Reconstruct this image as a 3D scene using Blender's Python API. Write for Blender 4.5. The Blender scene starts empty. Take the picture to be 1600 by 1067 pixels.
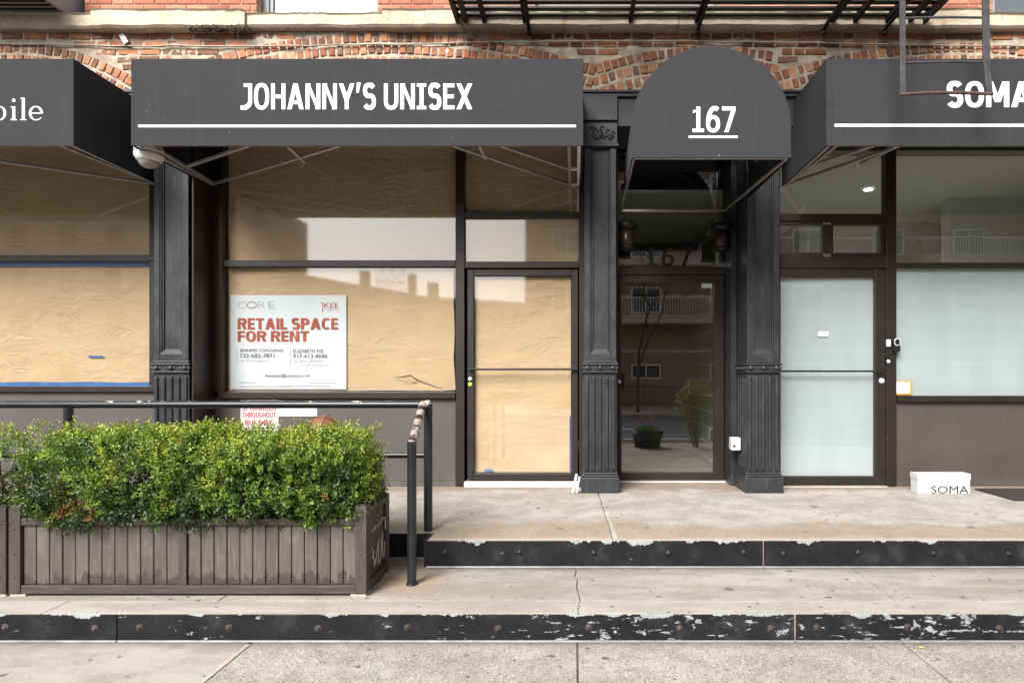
import bpy, bmesh, math, random
import numpy as np
from mathutils import Vector, Matrix, noise as mnoise

rnd = random.Random(7)
R = math.radians
scene = bpy.context.scene
COL = scene.collection

# ------------------------------------------------------------------ camera, sky, sun, exposure
EYE = 1.43
cam_d = bpy.data.cameras.new('camera')
cam = bpy.data.objects.new('camera', cam_d)
COL.objects.link(cam)
cam.location = (0.0, -6.5, EYE)
cam.rotation_euler = (R(90), 0, 0)
cam_d.sensor_width = 36.0
cam_d.lens = 22.5
cam_d.shift_x = -98 / 1600
cam_d.shift_y = 56.5 / 1600
cam_d.clip_start = 0.05
cam_d.clip_end = 600
scene.camera = cam

world = bpy.data.worlds.new('World')
scene.world = world
world.use_nodes = True
wn = world.node_tree
bg = wn.nodes['Background']
sky = wn.nodes.new('ShaderNodeTexSky')
sky.sky_type = 'NISHITA'
sky.sun_disc = False
sky.sun_elevation = R(40)
sky.sun_rotation = R(180 + 25)
sky.dust_density = 3.0
hs = wn.nodes.new('ShaderNodeHueSaturation')
hs.inputs['Saturation'].default_value = 0.16
wn.links.new(sky.outputs[0], hs.inputs['Color'])
wn.links.new(hs.outputs[0], bg.inputs['Color'])
bg.inputs['Strength'].default_value = 0.12

sun_d = bpy.data.lights.new('sun', 'SUN')
sun_d.energy = 2.7
sun_d.angle = R(30)
sun_d.color = (1.0, 0.965, 0.92)
sun = bpy.data.objects.new('sun', sun_d)
COL.objects.link(sun)
sun.rotation_euler = (R(50), 0, R(-25))
sun.location = (-5, -15, 20)

scene.view_settings.view_transform = 'Standard'
scene.view_settings.look = 'None'
scene.view_settings.exposure = 1.12
scene.view_settings.gamma = 1.0
scene.render.engine = 'CYCLES'
scene.cycles.use_denoising = True
scene.cycles.max_bounces = 8
scene.cycles.diffuse_bounces = 4
scene.cycles.glossy_bounces = 4
scene.cycles.transparent_max_bounces = 12
scene.cycles.caustics_reflective = False
scene.cycles.caustics_refractive = False


def PX(px, d):            # measured on the photo: pixel column at distance d from the lens -> metres
    return (px - 898.0) * d / 1000.0


def PZ(py, d):
    return EYE + (590.0 - py) * d / 1000.0


def DY(d):
    return d - 6.5


PLAT = 0.332      # platform height
TREAD = 0.15      # lower step height

# ------------------------------------------------------------------ materials
MATS = {}


class NT:
    def __init__(self, name):
        self.m = bpy.data.materials.new(name)
        self.m.use_nodes = True
        self.t = self.m.node_tree
        self.b = self.t.nodes['Principled BSDF']
        self.out = self.t.nodes['Material Output']
        MATS[name] = self.m

    def n(self, typ, **kw):
        nd = self.t.nodes.new(typ)
        for k, v in kw.items():
            setattr(nd, k, v)
        return nd

    def l(self, a, b):
        self.t.links.new(a, b)

    def coords(self, scale=(1, 1, 1), loc=(0, 0, 0)):
        tc = self.n('ShaderNodeTexCoord')
        mp = self.n('ShaderNodeMapping')
        mp.inputs['Scale'].default_value = scale
        mp.inputs['Location'].default_value = loc
        self.l(tc.outputs['Object'], mp.inputs['Vector'])
        return mp.outputs['Vector']

    def noise(self, vec, scale, detail=4, rough=0.55, dist=0.0):
        nd = self.n('ShaderNodeTexNoise')
        nd.inputs['Scale'].default_value = scale
        nd.inputs['Detail'].default_value = detail
        nd.inputs['Roughness'].default_value = rough
        nd.inputs['Distortion'].default_value = dist
        self.l(vec, nd.inputs['Vector'])
        return nd.outputs['Fac']

    def ramp(self, fac, stops, interp='LINEAR'):
        nd = self.n('ShaderNodeValToRGB')
        nd.color_ramp.interpolation = interp
        els = nd.color_ramp.elements
        while len(els) < len(stops):
            els.new(0.5)
        for e, (p, c) in zip(els, stops):
            e.position = p
            e.color = (c[0], c[1], c[2], 1) if isinstance(c, (tuple, list)) else (c, c, c, 1)
        self.l(fac, nd.inputs['Fac'])
        return nd.outputs['Color']

    def mix(self, fac, a, b, mode='MIX'):
        nd = self.n('ShaderNodeMix', data_type='RGBA', blend_type=mode)
        # the RGBA sockets of the Mix node are the ones of type RGBA
        sa = [q for q in nd.inputs if q.type == 'RGBA']
        sf_ = [q for q in nd.inputs if q.type == 'VALUE'][0]
        for sock, v in ((sf_, fac), (sa[0], a), (sa[1], b)):
            if isinstance(v, (int, float)):
                sock.default_value = v if sock is sf_ else (v, v, v, 1)
            elif isinstance(v, (tuple, list)):
                sock.default_value = (v[0], v[1], v[2], 1)
            else:
                self.l(v, sock)
        return [q for q in nd.outputs if q.type == 'RGBA'][0]

    def math(self, op, a, b=None, clamp=False):
        nd = self.n('ShaderNodeMath', operation=op, use_clamp=clamp)
        for i, v in enumerate((a, b)):
            if v is None:
                continue
            if isinstance(v, (int, float)):
                nd.inputs[i].default_value = v
            else:
                self.l(v, nd.inputs[i])
        return nd.outputs[0]

    def bump(self, h, strength=0.3, dist=0.01):
        nd = self.n('ShaderNodeBump')
        nd.inputs['Strength'].default_value = strength
        nd.inputs['Distance'].default_value = dist
        self.l(h, nd.inputs['Height'])
        self.l(nd.outputs[0], self.b.inputs['Normal'])

    def base(self, c):
        if isinstance(c, (tuple, list)):
            self.b.inputs['Base Color'].default_value = (c[0], c[1], c[2], 1)
        else:
            self.l(c, self.b.inputs['Base Color'])

    def rough(self, r):
        if isinstance(r, (int, float)):
            self.b.inputs['Roughness'].default_value = r
        else:
            self.l(r, self.b.inputs['Roughness'])

    def spec(self, s):
        self.b.inputs['Specular IOR Level'].default_value = s

    def sep(self, vec):
        nd = self.n('ShaderNodeSeparateXYZ')
        self.l(vec, nd.inputs[0])
        return nd.outputs


def simple(name, c, rough=0.6, metal=0.0, var=0.15, scale=6.0, bump=0.1, spec=0.4):
    k = NT(name)
    v = k.coords()
    f = k.noise(v, scale, 5, 0.6)
    lo = tuple(x * (1 - var) for x in c)
    hi = tuple(min(1, x * (1 + var)) for x in c)
    k.base(k.ramp(f, [(0.3, lo), (0.7, hi)]))
    k.rough(rough)
    k.b.inputs['Metallic'].default_value = metal
    k.spec(spec)
    if bump:
        k.bump(k.noise(v, scale * 12, 3), bump, 0.004)
    return k.m


# --- awning cloth
k = NT('awning_cloth')
v = k.coords((1, 1, 1))
big = k.noise(v, 1.6, 5, 0.6)
weave = k.noise(k.coords((60, 60, 420)), 3.0, 2, 0.6)
c = k.ramp(big, [(0.3, (0.02857, 0.02887, 0.03263)), (0.72, (0.03857, 0.03897, 0.04351))])
c = k.mix(0.55, c, k.ramp(weave, [(0.3, (0.01572, 0.01588, 0.01885)), (0.7, (0.05571, 0.05629, 0.06236))]))
spot = k.noise(k.coords((1, 1, 2.2), (3.1, 0, 1.7)), 4.5, 4, 0.65)
c = k.mix(k.ramp(spot, [(0.60, 0.0), (0.72, 0.45)]), c, (0.01999, 0.02021, 0.02321))
dn = k.noise(k.coords((10, 10, 1.0), (4, 4, 4)), 1.3, 6, 0.7)
c = k.mix(k.ramp(dn, [(0.55, 0.0), (0.75, 0.12)]), c, (0.1215, 0.119, 0.116))
sp = k.noise(k.coords((1.6, 1.6, 0.8), (1, 5, 2)), 32.0, 2, 0.5)
c = k.mix(k.ramp(sp, [(0.775, 0.0), (0.79, 0.7)]), c, (0.2857, 0.2814, 0.2683))
k.base(c)
k.rough(0.85)
k.spec(0.2)
k.bump(weave, 0.15, 0.002)

# --- black cast iron paint
k = NT('iron_paint')
v = k.coords()
f = k.noise(v, 5.0, 6, 0.65)
c = k.ramp(f, [(0.28, (0.01867, 0.01864, 0.02175)), (0.72, (0.03303, 0.03299, 0.03843))])
st = k.noise(k.coords((9, 9, 1.2)), 3.0, 5, 0.7)
c = k.mix(k.ramp(st, [(0.54, 0.0), (0.68, 0.45)]), c, (0.0754, 0.07529, 0.0812))
ch = k.noise(v, 38.0, 3, 0.5)
c = k.mix(k.ramp(ch, [(0.735, 0.0), (0.75, 0.7)]), c, (0.201, 0.1936, 0.1886))
k.base(c)
k.rough(k.ramp(f, [(0.3, 0.32), (0.7, 0.52)]))
k.spec(0.45)
k.bump(k.noise(v, 60.0, 5, 0.6), 0.22, 0.004)

# --- bronze window frames
k = NT('bronze_frame')
v = k.coords()
f = k.noise(v, 4.0, 5, 0.6)
c = k.ramp(f, [(0.3, (0.01275, 0.009, 0.007875)), (0.7, (0.021, 0.015, 0.01313))])
ch = k.noise(v, 30.0, 3, 0.5)
c = k.mix(k.ramp(ch, [(0.74, 0.0), (0.76, 0.6)]), c, (0.15, 0.1425, 0.135))
k.base(c)
k.rough(0.42)
k.spec(0.5)
k.bump(k.noise(v, 90, 2), 0.05, 0.002)

# --- bulkhead paints
for nm, lo, hi in (('taupe_panel', (0.06232, 0.05576, 0.05412), (0.08036, 0.07298, 0.07134)),
                   ('brown_panel', (0.0574, 0.04592, 0.04264), (0.07544, 0.06232, 0.05822))):
    k = NT(nm)
    v = k.coords()
    f = k.noise(v, 2.2, 6, 0.62)
    c = k.ramp(f, [(0.3, lo), (0.7, hi)])
    sc_ = k.noise(k.coords((26, 26, 5)), 1.5, 3, 0.6)
    c = k.mix(k.ramp(sc_, [(0.71, 0.0), (0.78, 0.35)]), c, (0.246, 0.2378, 0.2296))
    lz = k.sep(v)['Z']
    dirt = k.math('SUBTRACT', k.noise(v, 7.0, 5), k.math('MULTIPLY', k.math('SUBTRACT', lz, 0.33), 1.6))
    c = k.mix(k.ramp(dirt, [(0.30, 0.0), (0.60, 0.35)]), c, (0.1312, 0.1189, 0.1066))
    k.base(c)
    k.rough(0.6)
    k.bump(k.noise(v, 55, 4), 0.12, 0.003)


# --- brown kraft paper (photo: long soft wrinkles, fine ribs)
def kraft(name, c0, c1):
    k = NT(name)
    v = k.coords()
    f = k.noise(k.coords((1, 1, 2.0)), 2.0, 5, 0.6)
    c = k.ramp(f, [(0.25, c0), (0.75, c1)])
    ribs = k.noise(k.coords((1.5, 1, 150)), 1.0, 2, 0.5)
    c = k.mix(0.18, c, k.ramp(ribs, [(0.3, tuple(x * 0.8 for x in c0)), (0.7, tuple(min(1, x * 1.15) for x in c1))]))
    k.base(c)
    k.rough(0.75)
    k.spec(0.25)
    w1 = k.noise(k.coords((1.0, 1, 2.4)), 2.6, 3, 0.5, 1.2)
    w1 = k.math('ABSOLUTE', k.math('SUBTRACT', w1, 0.5))
    w2 = k.noise(k.coords((2.4, 1, 1.2), (4, 2, 7)), 3.2, 4, 0.6, 0.8)
    w2 = k.math('ABSOLUTE', k.math('SUBTRACT', w2, 0.5))
    amt_ = k.ramp(k.noise(k.coords((1, 1, 1), (6, 3, 2)), 1.1, 2, 0.5), [(0.35, 0.15), (0.65, 1.0)])
    h = k.math('MULTIPLY', k.math('ADD', k.math('MULTIPLY', w1, 1.0), k.math('MULTIPLY', w2, 0.5)), amt_)
    h = k.math('ADD', h, k.math('MULTIPLY', ribs, 0.03))
    k.bump(h, 0.42, 0.10)
    return k.m


kraft('kraft_paper', (0.565, 0.395, 0.235), (0.665, 0.48, 0.30))
kraft('kraft_paper_pale', (0.64, 0.47, 0.29), (0.74, 0.56, 0.365))

GLASS_F0 = 0.18
# --- glass pane: clear sheet with a mirror share
k = NT('window_glass')
k.t.nodes.remove(k.b)
tr = k.n('ShaderNodeBsdfTransparent')
tr.inputs[0].default_value = (0.95, 0.965, 0.96, 1)
gl = k.n('ShaderNodeBsdfGlossy')
gl.inputs['Roughness'].default_value = 0.0
gl.inputs['Color'].default_value = (1, 1, 1, 1)
fr = k.n('ShaderNodeLayerWeight')      # Schlick term, the same from both sides of the sheet
fr.inputs['Blend'].default_value = 0.5
f5 = k.math('POWER', fr.outputs['Facing'], 5.0)
mirror = k.math('ADD', GLASS_F0, k.math('MULTIPLY', f5, 1 - GLASS_F0))
bp = k.n('ShaderNodeBump')
bp.inputs['Strength'].default_value = 0.02
bp.inputs['Distance'].default_value = 0.02
k.l(k.noise(k.coords((1, 1, 1)), 1.3, 1, 0.4), bp.inputs['Height'])
k.l(bp.outputs[0], gl.inputs['Normal'])
mx = k.n('ShaderNodeMixShader')
k.l(mirror, mx.inputs[0])
k.l(tr.outputs[0], mx.inputs[1])
k.l(gl.outputs[0], mx.inputs[2])
k.l(mx.outputs[0], k.out.inputs['Surface'])

# --- older glass lying on paper or film: same sheet, slightly hazy mirror
k = NT('backed_glass')
k.t.nodes.remove(k.b)
tr = k.n('ShaderNodeBsdfTransparent')
tr.inputs[0].default_value = (0.95, 0.965, 0.96, 1)
gl = k.n('ShaderNodeBsdfGlossy')
gl.inputs['Roughness'].default_value = 0.033
gl.inputs['Color'].default_value = (1, 1, 1, 1)
fr = k.n('ShaderNodeLayerWeight')      # Schlick term, the same from both sides of the sheet
fr.inputs['Blend'].default_value = 0.5
f5 = k.math('POWER', fr.outputs['Facing'], 5.0)
mirror = k.math('ADD', GLASS_F0 * 0.80, k.math('MULTIPLY', f5, 1 - GLASS_F0 * 0.80))
bp = k.n('ShaderNodeBump')
bp.inputs['Strength'].default_value = 0.02
bp.inputs['Distance'].default_value = 0.02
k.l(k.noise(k.coords((1, 1, 1)), 1.3, 1, 0.4), bp.inputs['Height'])
k.l(bp.outputs[0], gl.inputs['Normal'])
mx = k.n('ShaderNodeMixShader')
k.l(mirror, mx.inputs[0])
k.l(tr.outputs[0], mx.inputs[1])
k.l(gl.outputs[0], mx.inputs[2])
k.l(mx.outputs[0], k.out.inputs['Surface'])

# --- frosted privacy film
k = NT('frosted_film')
v = k.coords()
f = k.noise(k.coords((3.0, 1, 0.7)), 1.4, 4, 0.55)
k.base(k.ramp(f, [(0.3, (0.42, 0.475, 0.49)), (0.7, (0.48, 0.535, 0.55))]))
k.rough(0.5)

# --- concretes
def concrete(name, lo, hi, chips=0.0, stain=None, gum=True, smear=(1.0, 1.0), grime=None):
    k = NT(name)
    v = k.coords()
    f = k.noise(v, 1.1, 7, 0.66)
    f2 = k.noise(k.coords((smear[0], smear[1], 1)), 5.0, 6, 0.7)
    c = k.ramp(f, [(0.25, lo), (0.75, hi)])
    c = k.mix(k.ramp(f2, [(0.45, 0.0), (0.60, 0.7)]), c, tuple(x * 0.60 for x in lo))
    f4 = k.noise(k.coords((smear[0] * 0.6, smear[1], 1), (9, 4, 0)), 2.3, 6, 0.7)
    c = k.mix(k.ramp(f4, [(0.48, 0.0), (0.62, 0.7)]), c, (lo[0] * 0.66, lo[1] * 0.60, lo[2] * 0.53))
    f5 = k.noise(k.coords((1, 1, 1), (2, 7, 1)), 17.0, 5, 0.7)
    c = k.mix(k.ramp(f5, [(0.56, 0.0), (0.66, 0.5)]), c, tuple(x * 0.45 for x in lo))
    f3 = k.noise(v, 95.0, 3, 0.6)
    c = k.mix(0.35, c, k.ramp(f3, [(0.3, tuple(x * 0.74 for x in lo)), (0.7, tuple(min(1, x * 1.12) for x in hi))]))
    h = k.math('ADD', f3, k.math('MULTIPLY', f2, 0.5))
    if chips:
        for sc_, th, colr in ((62, 0.30, (0.15, 0.135, 0.12)), (44, 0.22, (0.06, 0.056, 0.054)), (55, 0.25, (0.58, 0.55, 0.50)), (36, 0.17, (0.17, 0.12, 0.09))):
            vo = k.n('ShaderNodeTexVoronoi')
            vo.inputs['Scale'].default_value = sc_
            k.l(k.coords((1, 1.15, 1), (sc_, sc_ * 2, 0)), vo.inputs['Vector'])
            pick = k.sep(vo.outputs['Color'])
            msk = k.math('MULTIPLY', k.ramp(vo.outputs['Distance'], [(th, 1.0), (th + 0.08, 0.0)]), k.ramp(pick['X'], [(0.62 - 0.25 * chips, 0.0), (0.64 - 0.25 * chips, 1.0)]))
            c = k.mix(k.math('MULTIPLY', msk, 0.62), c, colr)
            h = k.math('SUBTRACT', h, k.math('MULTIPLY', msk, 0.35))
    if gum:
        for sc_, th, loc in ((2.6, 0.085, 3.3), (4.3, 0.085, 8.1), (9.0, 0.10, 5.2)):
            vo = k.n('ShaderNodeTexVoronoi')
            vo.inputs['Scale'].default_value = sc_
            dv = k.n('ShaderNodeVectorMath', operation='ADD')
            nz = k.n('ShaderNodeTexNoise')
            nz.inputs['Scale'].default_value = 22
            k.l(v, nz.inputs['Vector'])
            scl = k.n('ShaderNodeVectorMath', operation='SCALE')
            scl.inputs['Scale'].default_value = 0.035
            k.l(nz.outputs['Color'], scl.inputs[0])
            k.l(k.coords((1, 1, 0.01), (loc, loc * 1.7, 0)), dv.inputs[0])
            k.l(scl.outputs[0], dv.inputs[1])
            k.l(dv.outputs[0], vo.inputs['Vector'])
            pick = k.sep(vo.outputs['Color'])
            msk = k.math('MULTIPLY', k.ramp(vo.outputs['Distance'], [(th, 1.0), (th + 0.02, 0.0)]), k.ramp(pick['Y'], [(0.35, 0.0), (0.37, 1.0)]))
            c = k.mix(k.math('MULTIPLY', msk, 0.8), c, (0.085, 0.076, 0.07))
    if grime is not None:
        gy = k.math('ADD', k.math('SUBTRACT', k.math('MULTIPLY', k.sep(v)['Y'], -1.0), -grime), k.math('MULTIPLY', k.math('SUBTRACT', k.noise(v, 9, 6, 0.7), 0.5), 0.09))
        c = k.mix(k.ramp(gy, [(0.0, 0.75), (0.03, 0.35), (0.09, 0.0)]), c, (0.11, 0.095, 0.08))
    if stain:
        c = stain(k, v, c)
    k.base(c)
    k.rough(0.88)
    k.spec(0.25)
    k.bump(h, 0.5 if chips else 0.28, 0.004)
    return k.m


def platform_stain(k, v, c):       # ochre damp band along the front edge, edge wavy, darker joint at the wall
    y = k.sep(v)['Y']
    wave = k.math('MULTIPLY', k.math('SUBTRACT', k.noise(k.coords((1.4, 0.01, 0.01)), 0.9, 3, 0.5), 0.5), 1.1)
    d = k.math('SUBTRACT', k.math('ADD', y, wave), -1.72)
    m = k.ramp(k.math('ADD', d, k.math('MULTIPLY', k.noise(v, 3.5, 5, 0.7), 0.12)), [(0.0, 0.9), (0.06, 0.8), (0.13, 0.0)])
    spk = k.noise(v, 55, 4, 0.7)
    ochre = k.ramp(spk, [(0.35, (0.17, 0.125, 0.080)), (0.65, (0.34, 0.265, 0.18))])
    c = k.mix(k.math('MULTIPLY', m, 0.62), c, ochre)
    e = k.math('SUBTRACT', y, -2.11)
    c = k.mix(k.ramp(k.math('ADD', e, k.math('MULTIPLY', k.noise(v, 6, 3), 0.05)), [(0.0, 0.55), (0.05, 0.0)]), c, (0.46, 0.41, 0.34))
    w = k.math('ADD', y, k.math('MULTIPLY', k.noise(k.coords((1, 1, 1), (5, 1, 0)), 2.5, 4), 0.6))
    c = k.mix(k.ramp(w, [(-0.02, 0.0), (0.12, 0.7)]), c, (0.25, 0.18, 0.12))
    return c


def rust_stain(k, v, c):
    d = k.n('ShaderNodeVectorMath', operation='DISTANCE')
    d.inputs[1].default_value = (-1.05, -2.45, 0.15)
    k.l(v, d.inputs[0])
    q = k.math('ADD', d.outputs['Value'], k.math('MULTIPLY', k.noise(v, 6, 5, 0.7), 0.35))
    c = k.mix(k.ramp(q, [(0.20, 0.75), (0.52, 0.0)]), c, (0.30, 0.20, 0.12))
    return c


concrete('sidewalk_aggregate', (0.324, 0.2965, 0.2653), (0.423, 0.3938, 0.3567), chips=1.0, grime=-3.045)
concrete('sidewalk_smooth', (0.333, 0.3053, 0.2741), (0.432, 0.4027, 0.3654), smear=(0.5, 0.8), grime=-3.045)
concrete('step_concrete', (0.315, 0.2832, 0.2479), (0.414, 0.3805, 0.3393), stain=rust_stain, smear=(0.5, 1.6), grime=-2.20)
concrete('step_edge', (0.36, 0.3319, 0.2958), (0.45, 0.4204, 0.3828), smear=(0.3, 1.5))
concrete('platform_concrete', (0.351, 0.323, 0.2871), (0.468, 0.4336, 0.3915), stain=platform_stain)
concrete('joint_mortar', (0.40, 0.36, 0.30), (0.55, 0.50, 0.43), gum=False)
simple('dark_joint', (0.10, 0.085, 0.07), 0.9)

# --- step plates: black paint worn through to galvanised steel
def plate_mat(name, amount):
    k = NT(name)
    v = k.coords()
    n1 = k.noise(k.coords((2.0, 1, 9)), 4.6, 8, 0.66)
    n2 = k.noise(k.coords((1, 1, 1.3), (2, 0, 5)), 10.0, 8, 0.68)
    x = k.sep(v)['X']
    z = k.sep(v)['Z']
    n3 = k.noise(k.coords((0.6, 0.01, 0.01), (1, 3, 2)), 1.6, 2)
    if amount > 0.5:
        grow = k.ramp(k.math('MULTIPLY', k.math('ADD', x, 1.0), 0.3), [(0.0, -0.0), (0.30, 0.052), (1.0, 0.082)])
    else:
        grow = k.math('ADD', 0.0, 0.0)
    th = k.math('ADD', k.math('MULTIPLY', n3, 0.16), grow)
    base_t = 0.748 if amount > 0.5 else 0.775
    a = k.math('GREATER_THAN', k.math('ADD', n1, th), base_t)
    b = k.math('GREATER_THAN', k.math('ADD', n2, th), base_t + 0.03)
    top = 0.149 if amount > 0.5 else 0.331
    edge = k.math('SUBTRACT', k.math('MULTIPLY', k.math('SUBTRACT', z, top), 4.5), k.math('MULTIPLY', k.math('SUBTRACT', k.noise(k.coords((1, 0.01, 0.01)), 3.6, 6, 0.66), 0.495), -0.75 if amount > 0.5 else -1.25))
    e = k.math('GREATER_THAN', edge, 0.02)
    chip = k.math('MAXIMUM', k.math('MAXIMUM', a, b), e)
    bare = k.ramp(k.noise(v, 14, 5), [(0.3, (0.23, 0.245, 0.255)), (0.7, (0.36, 0.38, 0.39))])
    paint = k.ramp(k.noise(v, 6, 6, 0.7), [(0.3, (0.008, 0.008, 0.010)), (0.55, (0.016, 0.016, 0.019)), (0.72, (0.040, 0.040, 0.042))])
    k.base(k.mix(chip, paint, bare))
    k.rough(k.mix(chip, 0.5, 0.55))
    k.spec(0.15)
    k.bump(k.math('ADD', k.math('MULTIPLY', chip, -0.6), k.math('MULTIPLY', k.noise(v, 40, 4), 0.25)), 0.35, 0.003)


plate_mat('worn_plate', 1.0)
plate_mat('worn_plate_light', 0.2)
simple('galvanised', (0.40, 0.41, 0.43), 0.45, 0.5, 0.25, 10)
k = NT('rusty_bolt')
v = k.coords()
k.base(k.ramp(k.noise(v, 50, 4, 0.7), [(0.35, (0.018, 0.016, 0.016)), (0.6, (0.060, 0.038, 0.030)), (0.75, (0.22, 0.19, 0.175))]))
k.rough(0.75)

# --- pipe handrail: black paint, chips of pinkish primer and bare metal
k = NT('rail_paint')
v = k.coords()
n1 = k.noise(k.coords((2.0, 2.0, 2.0)), 5.0, 6, 0.7)
z = k.sep(v)['Z']
up = k.ramp(z, [(0.0, 0.0), (1.0, 0.0)])
geo = k.n('ShaderNodeNewGeometry')
nz = k.sep(geo.outputs['Normal'])['Z']
amt = k.math('ADD', n1, k.math('MULTIPLY', nz, 0.16))
chip = k.ramp(amt, [(0.735, 0.0), (0.748, 1.0)])
prim = k.ramp(k.noise(v, 16, 4, 0.7), [(0.35, (0.42, 0.35, 0.31)), (0.55, (0.55, 0.50, 0.46)), (0.72, (0.34, 0.20, 0.14))])
paint = k.ramp(k.noise(v, 7, 5), [(0.3, (0.008, 0.009, 0.011)), (0.7, (0.017, 0.019, 0.022))])
k.base(k.mix(chip, paint, prim))
k.rough(k.mix(chip, 0.33, 0.7))
k.bump(k.math('MULTIPLY', chip, -1.0), 0.3, 0.002)

k = NT('rail_worn')
v = k.coords()
n1 = k.noise(k.coords((1.0, 1.0, 1.0), (0.4, 0, 0.2)), 9.0, 6, 0.7)
prim = k.ramp(k.noise(v, 22, 4, 0.7), [(0.3, (0.30, 0.20, 0.15)), (0.50, (0.42, 0.36, 0.32)), (0.62, (0.15, 0.08, 0.05))])
k.base(k.mix(k.ramp(n1, [(0.47, 0.0), (0.49, 1.0)]), (0.015, 0.017, 0.020), prim))
k.rough(0.55)
k.bump(n1, 0.3, 0.003)

# --- brick with per-brick colour attribute
def brick_mat(name, speck):
    k = NT(name)
    v = k.coords()
    at = k.n('ShaderNodeVertexColor', layer_name='tone')
    f = k.noise(v, 28, 5, 0.7)
    c = k.mix(0.55, at.outputs['Color'], k.ramp(f, [(0.3, 0.25), (0.7, 0.85)]), 'OVERLAY')
    m = k.noise(k.coords((1, 1, 1.6), (3, 2, 8)), 9, 6, 0.72)
    c = k.mix(k.ramp(m, [(0.56, 0.0), (0.72, speck)]), c, (0.45, 0.37, 0.27))
    k.base(c)
    k.rough(0.85)
    k.spec(0.25)
    k.bump(k.noise(v, 70, 5, 0.7), 0.5, 0.006)


brick_mat('brick', 0.5)
brick_mat('upper_brick', 0.35)
k = NT('mortar')
v = k.coords()
f = k.noise(v, 7, 7, 0.7)
c = k.ramp(f, [(0.3, (0.22, 0.18, 0.135)), (0.48, (0.42, 0.355, 0.275)), (0.66, (0.58, 0.525, 0.44))])
k.base(c)
k.rough(0.9)
k.bump(k.noise(v, 60, 5, 0.7), 0.6, 0.008)

k = NT('ledge_stone')
v = k.coords()
f = k.noise(k.coords((1, 1, 2)), 3.0, 7, 0.68)
c = k.ramp(f, [(0.25, (0.44, 0.36, 0.26)), (0.55, (0.58, 0.50, 0.385)), (0.8, (0.66, 0.59, 0.48))])
r_ = k.noise(k.coords((3, 1, 0.6), (7, 0, 2)), 2.0, 4, 0.6)
c = k.mix(k.ramp(r_, [(0.63, 0.0), (0.74, 0.7)]), c, (0.42, 0.20, 0.09))
ck = k.noise(k.coords((1, 1, 3.0), (1.5, 0, 4)), 2.2, 5, 0.7, 0.6)
ck = k.math('ABSOLUTE', k.math('SUBTRACT', ck, 0.5))
c = k.mix(k.ramp(ck, [(0.002, 0.8), (0.006, 0.0)]), c, (0.12, 0.09, 0.07))
k.base(c)
k.rough(0.85)
k.bump(f, 0.4, 0.02)

# --- planter wood
k = NT('planter_wood')
v = k.coords()
at = k.n('ShaderNodeVertexColor', layer_name='tone')
gr = k.noise(k.coords((38, 38, 2.2)), 2.0, 6, 0.7)
c = k.mix(0.6, at.outputs['Color'], k.ramp(gr, [(0.3, (0.0396, 0.0308, 0.02992)), (0.55, (0.0924, 0.0748, 0.07128)), (0.72, (0.1672, 0.1452, 0.1382))]))
bl = k.noise(v, 6.5, 5, 0.7)
c = k.mix(k.ramp(bl, [(0.55, 0.0), (0.72, 0.45)]), c, (0.1892, 0.1654, 0.154))
lz = k.sep(v)['Z']
wet = k.math('ADD', k.math('SUBTRACT', lz, 0.255), k.math('MULTIPLY', k.math('SUBTRACT', k.noise(k.coords((16, 3, 5)), 1.0, 5, 0.7), 0.5), 0.34))
c = k.mix(k.ramp(wet, [(0.0, 0.75), (0.012, 0.0)]), c, (0.02992, 0.022, 0.02112))
k.base(c)
k.rough(0.72)
k.bump(gr, 0.3, 0.004)

for nm_, sc3 in (('planter_rail_wood', (3, 30, 30)), ('planter_post_wood', (30, 30, 2.5))):
  k = NT(nm_)
  v = k.coords()
  gr = k.noise(k.coords(sc3), 2.0, 6, 0.7)
  c = k.ramp(gr, [(0.3, (0.03344, 0.02376, 0.02288)), (0.58, (0.0616, 0.04664, 0.04488)), (0.76, (0.1144, 0.0968, 0.0924))])
  k.base(c)
  k.rough(0.6)
  k.bump(gr, 0.3, 0.003)

# --- plants
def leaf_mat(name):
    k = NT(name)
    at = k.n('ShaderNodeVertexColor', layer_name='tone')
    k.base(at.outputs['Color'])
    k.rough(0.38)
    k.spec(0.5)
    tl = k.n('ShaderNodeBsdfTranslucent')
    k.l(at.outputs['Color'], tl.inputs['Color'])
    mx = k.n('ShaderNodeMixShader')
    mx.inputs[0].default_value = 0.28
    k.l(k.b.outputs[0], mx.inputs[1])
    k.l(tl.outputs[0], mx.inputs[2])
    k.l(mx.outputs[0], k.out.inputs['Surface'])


leaf_mat('leaf')
simple('twig', (0.075, 0.045, 0.03), 0.85, 0, 0.3, 20)
simple('soil', (0.045, 0.032, 0.022), 0.95, 0, 0.4, 30, 0.6)
simple('bark', (0.09, 0.07, 0.055), 0.9, 0, 0.3, 15, 0.5)

# --- others
simple('white_print', (0.86, 0.86, 0.86), 0.6, 0, 0.02, 8, 0)
simple('aluminium', (0.42, 0.39, 0.36), 0.40, 0.55, 0.2, 12)
simple('bright_aluminium', (0.72, 0.71, 0.70), 0.4, 0.3, 0.1, 12)
simple('black_steel', (0.009, 0.0085, 0.009), 0.5, 0, 0.3, 14)
simple('ladder_paint', (0.050, 0.049, 0.052), 0.6, 0, 0.45, 14, 0.5)
simple('ladder_rust', (0.085, 0.055, 0.042), 0.75, 0, 0.4, 20, 0.4)
simple('white_plastic', (0.60, 0.59, 0.565), 0.4, 0, 0.04, 8, 0)
simple('camera_dome', (0.25, 0.23, 0.21), 0.12, 0, 0.1, 8, 0, 0.6)
simple('black_plastic', (0.012, 0.012, 0.013), 0.35, 0, 0.1, 8, 0)
simple('blue_tape', (0.05, 0.16, 0.42), 0.6, 0, 0.35, 14, 0)
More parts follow.
